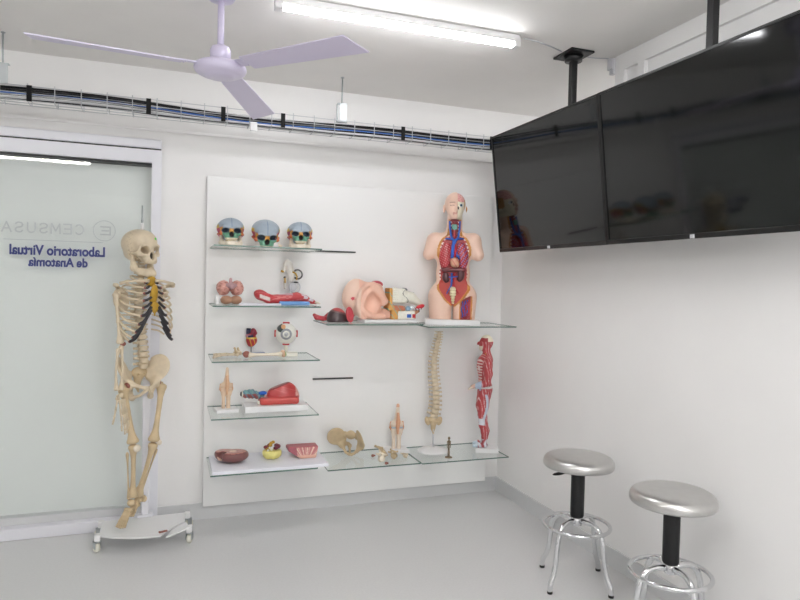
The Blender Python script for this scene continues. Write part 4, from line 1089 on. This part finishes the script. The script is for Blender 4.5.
tp('sacrum', lambda P: U(.008, rbox(P, (-.002, -.058, .19), (.02, .014, .03), .008), cap(P, (-.002, -.06, .17), (0, -.062, .11), .018, .008)) + .0015 * np.sin(Z(P) * 330), (-.04, -.09, .085), (.04, -.03, .24), paint((232, 220, 180), (lambda p: np.sin(p[:, 2] * 330) > .75, (196, 176, 130))), 'cream sacrum')
tp('larynx', lambda P: U(.008, rbox(P, (.0, -.045, .625), (.019, .014, .018), .006), cap(P, (0, -.045, .6), (0, -.047, .555), .012)), (-.035, -.075, .53), (.035, -.02, .66), paint((176, 60, 66), (lambda p: p[:, 2] > .605, (98, 152, 140))), 'sea green larynx')
VN = [([(-.034, -.042, .665), (-.03, -.046, .61), (-.02, -.055, .555), (-.004, -.066, .53), (-.008, -.07, .49), (-.012, -.07, .435), (-.014, -.072, .41)], [.006, .007, .008, .010, .012, .012, .011]),
      ([(.036, -.042, .665), (.034, -.046, .61), (.026, -.055, .555), (.008, -.066, .53), (-.004, -.07, .505)], [.005, .006, .007, .008, .009]),
      ([(-.06, -.052, .545), (-.03, -.06, .542), (.0, -.066, .535), (.035, -.06, .545), (.062, -.052, .545)], [.005, .006, .007, .006, .005]),
      ([(.016, -.066, .455), (.018, -.07, .425), (.03, -.072, .43), (.034, -.068, .41)], [.008, .009, .009, .007]),
      ([(-.012, -.058, .315), (-.012, -.062, .26), (-.014, -.062, .228), (-.03, -.06, .2), (-.045, -.058, .17)], [.006, .007, .006, .004, .003]),
      ([(-.042, -.062, .285), (-.012, -.064, .286), (.04, -.062, .292)], [.004, .005, .004])]
for q in VN: MB().tube(q[0], q[1], 9).build('vein', M['vein'], T, 'blue vein').location.z = ZT
for q in ([[(.004, -.06, .51), (.006, -.066, .46), (.008, -.068, .42)], [.010, .012, .01]], [[(.006, -.058, .315), (.006, -.062, .225), (.025, -.06, .2), (.04, -.058, .17)], [.007, .006, .004, .003]], [[(-.012, -.044, .66), (-.012, -.048, .6)], [.005, .005]], [[(.018, -.044, .66), (.016, -.048, .6)], [.005, .005]]):
    MB().tube(q[0], q[1], 9).build('artery', M['artery'], T, 'red artery').location.z = ZT
for x0_, ph in ((.064, 0), (.080, 1.4), (.097, 2.5)):
    MB().tube([(x0_ + .006 * math.sin(i * 1.3 + ph), -.062, .125 + .3 * (x0_ - .07) - i * .0155) for i in range(8)], .0042, 7).build('thigh_vein', M['vein'], T, 'blue thigh vein').location.z = ZT
for x0_, ph in ((.073, 2), (.09, .5), (.106, 1.2)):
    MB().tube([(x0_ + .005 * math.sin(i * 1.1 + ph), -.063, .122 + .3 * (x0_ - .07) - i * .0155) for i in range(8)], .0038, 7).build('thigh_artery', M['artery'], T, 'red thigh artery').location.z = ZT
MB().ell((.037, -.066, .768), (.014, .014, .0135)).build('eyeball', M['white'], T).location.z = ZT
MB().ell((.038, -.077, .768), (.0085, .005, .0085), seg=14).build('iris', mat('slate iris', (60, 90, 110), .2), T, 'slate blue iris').location.z = ZT

# ------------------------------------------------------------------ bottom middle shelf: pelvis, bones, knee
PV = E('pelvis_model', 'tan pelvis bones lying tipped over on the bottom middle shelf', 'pelvis model', (-1.135, -.17, .457), rot=(math.radians(58), 0, math.radians(-42)))
for s in (-1, 1):
    sdf('hip_bone', hip_f(s), (min(0, s * .2), -.095, -.11), (max(0, s * .2), .12, .18), .004, M['bone2'], PV)
sdf('sacrum', sacrum_f, (-.06, .01, -.07), (.06, .11, .1), .0036, M['bone2'], PV)
PV.scale = (.86, .86, .86); rest(PV, .373)
for (x, y, rz, sc, tilt, m, lb) in ((-1.0, -.37, .3, .042, 1.2, 'bonew', 'pale vertebra nearest the front edge of the middle shelf, leftmost of the loose ones'), (-.955, -.28, 1.1, .055, .9, 'bone2', 'large tan vertebra lying just right of the pelvis'), (-.90, -.32, 2.2, .04, 1.3, 'bone2', 'tan curved vertebra lying in front of the knee model'), (-.82, -.31, .2, .03, .4, 'bone', 'smallest cream vertebra lying at the right end of the middle shelf')):
    me = VM.copy(); me.materials.clear(); me.materials.append(M[m])
    o = bpy.data.objects.new('loose_vertebra', me); link(o); o.scale = (sc, sc, sc); o.rotation_euler = (tilt, .2, rz); o.location = (x, y, .5)
    bpy.context.view_layer.update()
    zmin = min((o.matrix_world @ v.co).z for v in me.vertices); o.location.z += .3738 - zmin
    tag(o, lb, 'bone', 'loose vertebrae')
o = bpy.data.objects.new('loose_vertebra', VM.copy()); o.data.materials.clear(); o.data.materials.append(M['bonew']); link(o); o.scale = (.02, .02, .02); o.rotation_euler = (1.1, 0, .6); o.location = (-1.613, -.22, 1.7)
bpy.context.view_layer.update(); zmin = min((o.matrix_world @ v.co).z for v in o.data.vertices); o.location.z += 1.6625 - zmin
tag(o, 'tiny cream bone piece between the middle and right skulls', 'bone')
for (x, y, r_, lb) in ((-1.015, -.24, .009, 'small rust brown ball end lying behind the loose vertebrae'), (-.985, -.42, .008, 'small rust brown ball end at the front edge of the middle shelf')):
    o = sdf('bone_tip', lambda P: U(.006, ball(P, (0, 0, r_), r_), cap(P, (0, 0, r_), (r_ * 1.6, r_ * .4, r_ * .9), r_ * .7, r_ * .6)), (-.03, -.03, -.002), (.04, .03, .04), .0025, M['redtip']); o.location = (x, y, .3735)
    tag(o, lb, 'bone')
knee('larger knee joint model with orange tendon on a white base on the bottom middle shelf', (-.83, -.16, .3735), -.1, .29, ((236, 220, 202), (222, 166, 132), (180, 190, 200), (226, 176, 146)), (.15, .12, .022))

# ------------------------------------------------------------------ bottom right shelf: spine, figurine, muscle man
SP = E('spine_model', 'cream vertebral column model on a round white stand', 'spine model', (-.585, -.20, .3695), -.2)
MB().lathe([(0, .03), (.02, .03), (.06, .026), (.066, .02), (.085, .018), (.09, .012), (.1, .01), (.102, .0005)], seg=40).build('base', M['white'], SP)
MB().tube([(.0, .01, .028), (.0, .01, .2)], .0045, 10).build('rod', M['silver'], SP)
spine_parts(SP, [(0, 0, .225), (.012, -.012, .30), (.01, -.004, .40), (.0, .02, .50), (-.002, .03, .60), (.012, .02, .69), (.022, 0, .76), (.022, -.004, .795)], .052, .031, M['bone'])
o = sdf('sacrum', sacrum_f, (-.06, .01, -.07), (.06, .11, .1), .0036, M['bone2'], SP); o.location = (0, -.045, .165); o.scale = (.9, .9, .85)
o = sdf('pelvic_wing', lambda P: U(.01, ell(P, (-.04, 0, 0), (.018, .02, .03), (0, -.3, 0)), ell(P, (.04, 0, 0), (.018, .02, .03), (0, .3, 0))), (-.08, -.03, -.05), (.08, .03, .05), .0036, M['bone2'], SP); o.location = (0, .012, .2)

G = E('skeleton_figurine', 'tiny bronze skeleton figurine on a round foot at the front of the bottom right shelf', 'figurine', (-.545, -.36, .3695))
MB().lathe([(0, .006), (.02, .006), (.024, .003), (.024, .0005)], seg=20).build('foot', M['brass'], G)
MB().tube([(-.004, 0, .005), (-.003, 0, .05)], [.004, .003], 7).tube([(.005, 0, .005), (.004, 0, .05)], [.004, .003], 7).tube([(0, 0, .05), (0, 0, .075), (.001, 0, .1), (.0, 0, .115)], [.007, .005, .008, .004], 8).ell((0, -.002, .124), (.008, .009, .010), seg=10).tube([(.01, 0, .105), (.012, 0, .08), (.010, 0, .06)], [.003, .0025, .002], 6).tube([(-.01, 0, .105), (-.012, 0, .08), (-.010, 0, .06)], [.003, .0025, .002], 6).tube([(-.01, 0, .105), (.01, 0, .105)], .003, 6).build('body', M['brass'], G)

MN = E('muscle_figure', 'small standing red muscle man figure in profile on a white base', 'muscle figure', (-.262, -.27, .3695), -.42)
base_block(MN, (.15, .12, .03), (.03, 0))
zb = .031
# profile facing -x
def man_f(P):
    d = U(.012, ell(P, (.012, 0, .695), (.044, .036, .05)), ell(P, (-.012, 0, .675), (.026, .026, .03)), ball(P, (-.022, 0, .652), .014))
    d = smin(d, cap(P, (-.042, 0, .69), (-.046, 0, .682), .006), .008)
    d = smin(d, cap(P, (.018, 0, .61), (.012, 0, .67), .026, .024), .012)
    d = smin(d, U(.025, ell(P, (.0, 0, .54), (.05, .068, .075)), ell(P, (.02, 0, .58), (.036, .085, .03)), ell(P, (.004, 0, .45), (.04, .056, .06)), ell(P, (.012, 0, .39), (.048, .062, .05))), .02)
    for s in (-1, 1):
        d = smin(d, chain(P, [(.008, s * .034, .38), (-.006, s * .036, .27), (-.002, s * .034, .2), (.004, s * .034, .15), (.016, s * .034, .11), (.012, s * .034, .02)], [.046, .038, .026, .028, .026, .015], .015), .012)
        d = smin(d, chain(P, [(.018, s * .034, .016), (-.025, s * .036, .016), (-.055, s * .038, .010)], [.016, .015, .010], .01), .01)
    d = smin(d, chain(P, [(.02, -.092, .575), (.022, -.1, .5), (.018, -.098, .44), (-.03, -.09, .42), (-.075, -.085, .41)], [.03, .027, .022, .021, .013], .012), .01)
    d = smin(d, chain(P, [(.02, .092, .575), (.028, .1, .5), (.03, .1, .44), (.02, .095, .38), (.01, .09, .34)], [.03, .026, .02, .019, .012], .012), .01)
    return d + .0012 * np.sin(X(P) * 160 + Y(P) * 130 + 2 * np.sin(Z(P) * 60))
def man_c(p):
    x, y, z = p[:, 0], p[:, 1], p[:, 2]; o = np.tile(V3(180, 68, 72), (len(p), 1))
    s = np.sin(x * 160 + y * 130 + 2 * np.sin(z * 60)); s2_ = np.sin(x * 330 + y * 210 + z * 55); o[s2_ > .72] = (204, 132, 132); o[(s2_ > .9) & (s > 0)] = (224, 200, 202)
    wv = np.abs(x + .02 * np.sin(z * 16) - .004)
    o[(z < .36) & (z > .18) & (wv < .009)] = (206, 212, 226)
    o[(z < .195) & (z > .155) & (x < .01)] = (222, 226, 234)
    o[(z < .06)] = (216, 216, 224); o[(z < .06) & (s > .2)] = (176, 84, 92)
    o[(z < .03) & (x < -.03)] = (200, 216, 228)
    o[(z < .15) & (z > .06) & (x < -.002) & (s > .1)] = (206, 210, 222)
    o[(z > .395) & (z < .41) & (x > -.03)] = (228, 226, 226)
    o[(x < -.015) & (z > .44) & (z < .58) & (np.sin(z * 330) > .2) & (np.abs(y) < .07)] = (228, 206, 200)
    o[(z > .7) & (x > -.03)] = (236, 226, 204); o[(z > .7) & (z < .725) & (x < .02) & (x > -.04)] = (170, 56, 62)
    o[(z < .672) & (z > .64) & (x < -.016)] = (226, 216, 196)
    o[(x < -.06) & (z > .36) & (z < .5)] = (222, 186, 168)
    o[(x < -.02) & (x > -.06) & (z > .38) & (z < .5) & (y < -.06)] = (176, 190, 210)
    return o
o = sdf('body', man_f, (-.11, -.14, -.006), (.085, .14, .755), .0038, M['p'], MN, man_c); o.location.z = zb
b = MB()
for i in range(5):
    y = -.092 + .0055 * i; ln = (.022, .034, .037, .034, .027)[i]
    b.tube([(-.072, y, .408), (-.072 - ln * .5, y - .002 * (2 - i) * .5, .402), (-.072 - ln * .9, y - .002 * (2 - i), .390 + (.012 if i == 0 else 0))], [.0062, .005, .0038], 7)
b.build('hand', M['bonew'], MN, 'pale pink hand').location.z = zb
MB().box((.006, -.024, .612), (.006, .01, .022)).build('tendon', M['stern'], MN, 'yellow neck tendon').location.z = zb

# ------------------------------------------------------------------ camera, world, colour
cam = bpy.data.cameras.new('camera'); co = bpy.data.objects.new('camera', cam); link(co)
co.location = (-2.2229, -4.0517, 1.4783); co.rotation_euler = (1.5434, -.0230, -.3438)
cam.sensor_width = 36; cam.lens = 637.57 * 36 / 800; cam.clip_start = .05
scene.camera = co
wd = bpy.data.worlds.new('world'); scene.world = wd; wd.use_nodes = True
wd.node_tree.nodes['Background'].inputs[0].default_value = (.8, .85, .9, 1); wd.node_tree.nodes['Background'].inputs[1].default_value = .3
vs = scene.view_settings
scene.display_settings.display_device = 'sRGB'
vs.view_transform = 'Standard'; vs.look = 'None'; vs.gamma = 1; vs.use_curve_mapping = False; vs.exposure = 1.36
scene.cycles.max_bounces = 10; scene.cycles.transparent_max_bounces = 16; scene.cycles.diffuse_bounces = 6
scene.cycles.sample_clamp_indirect = 6
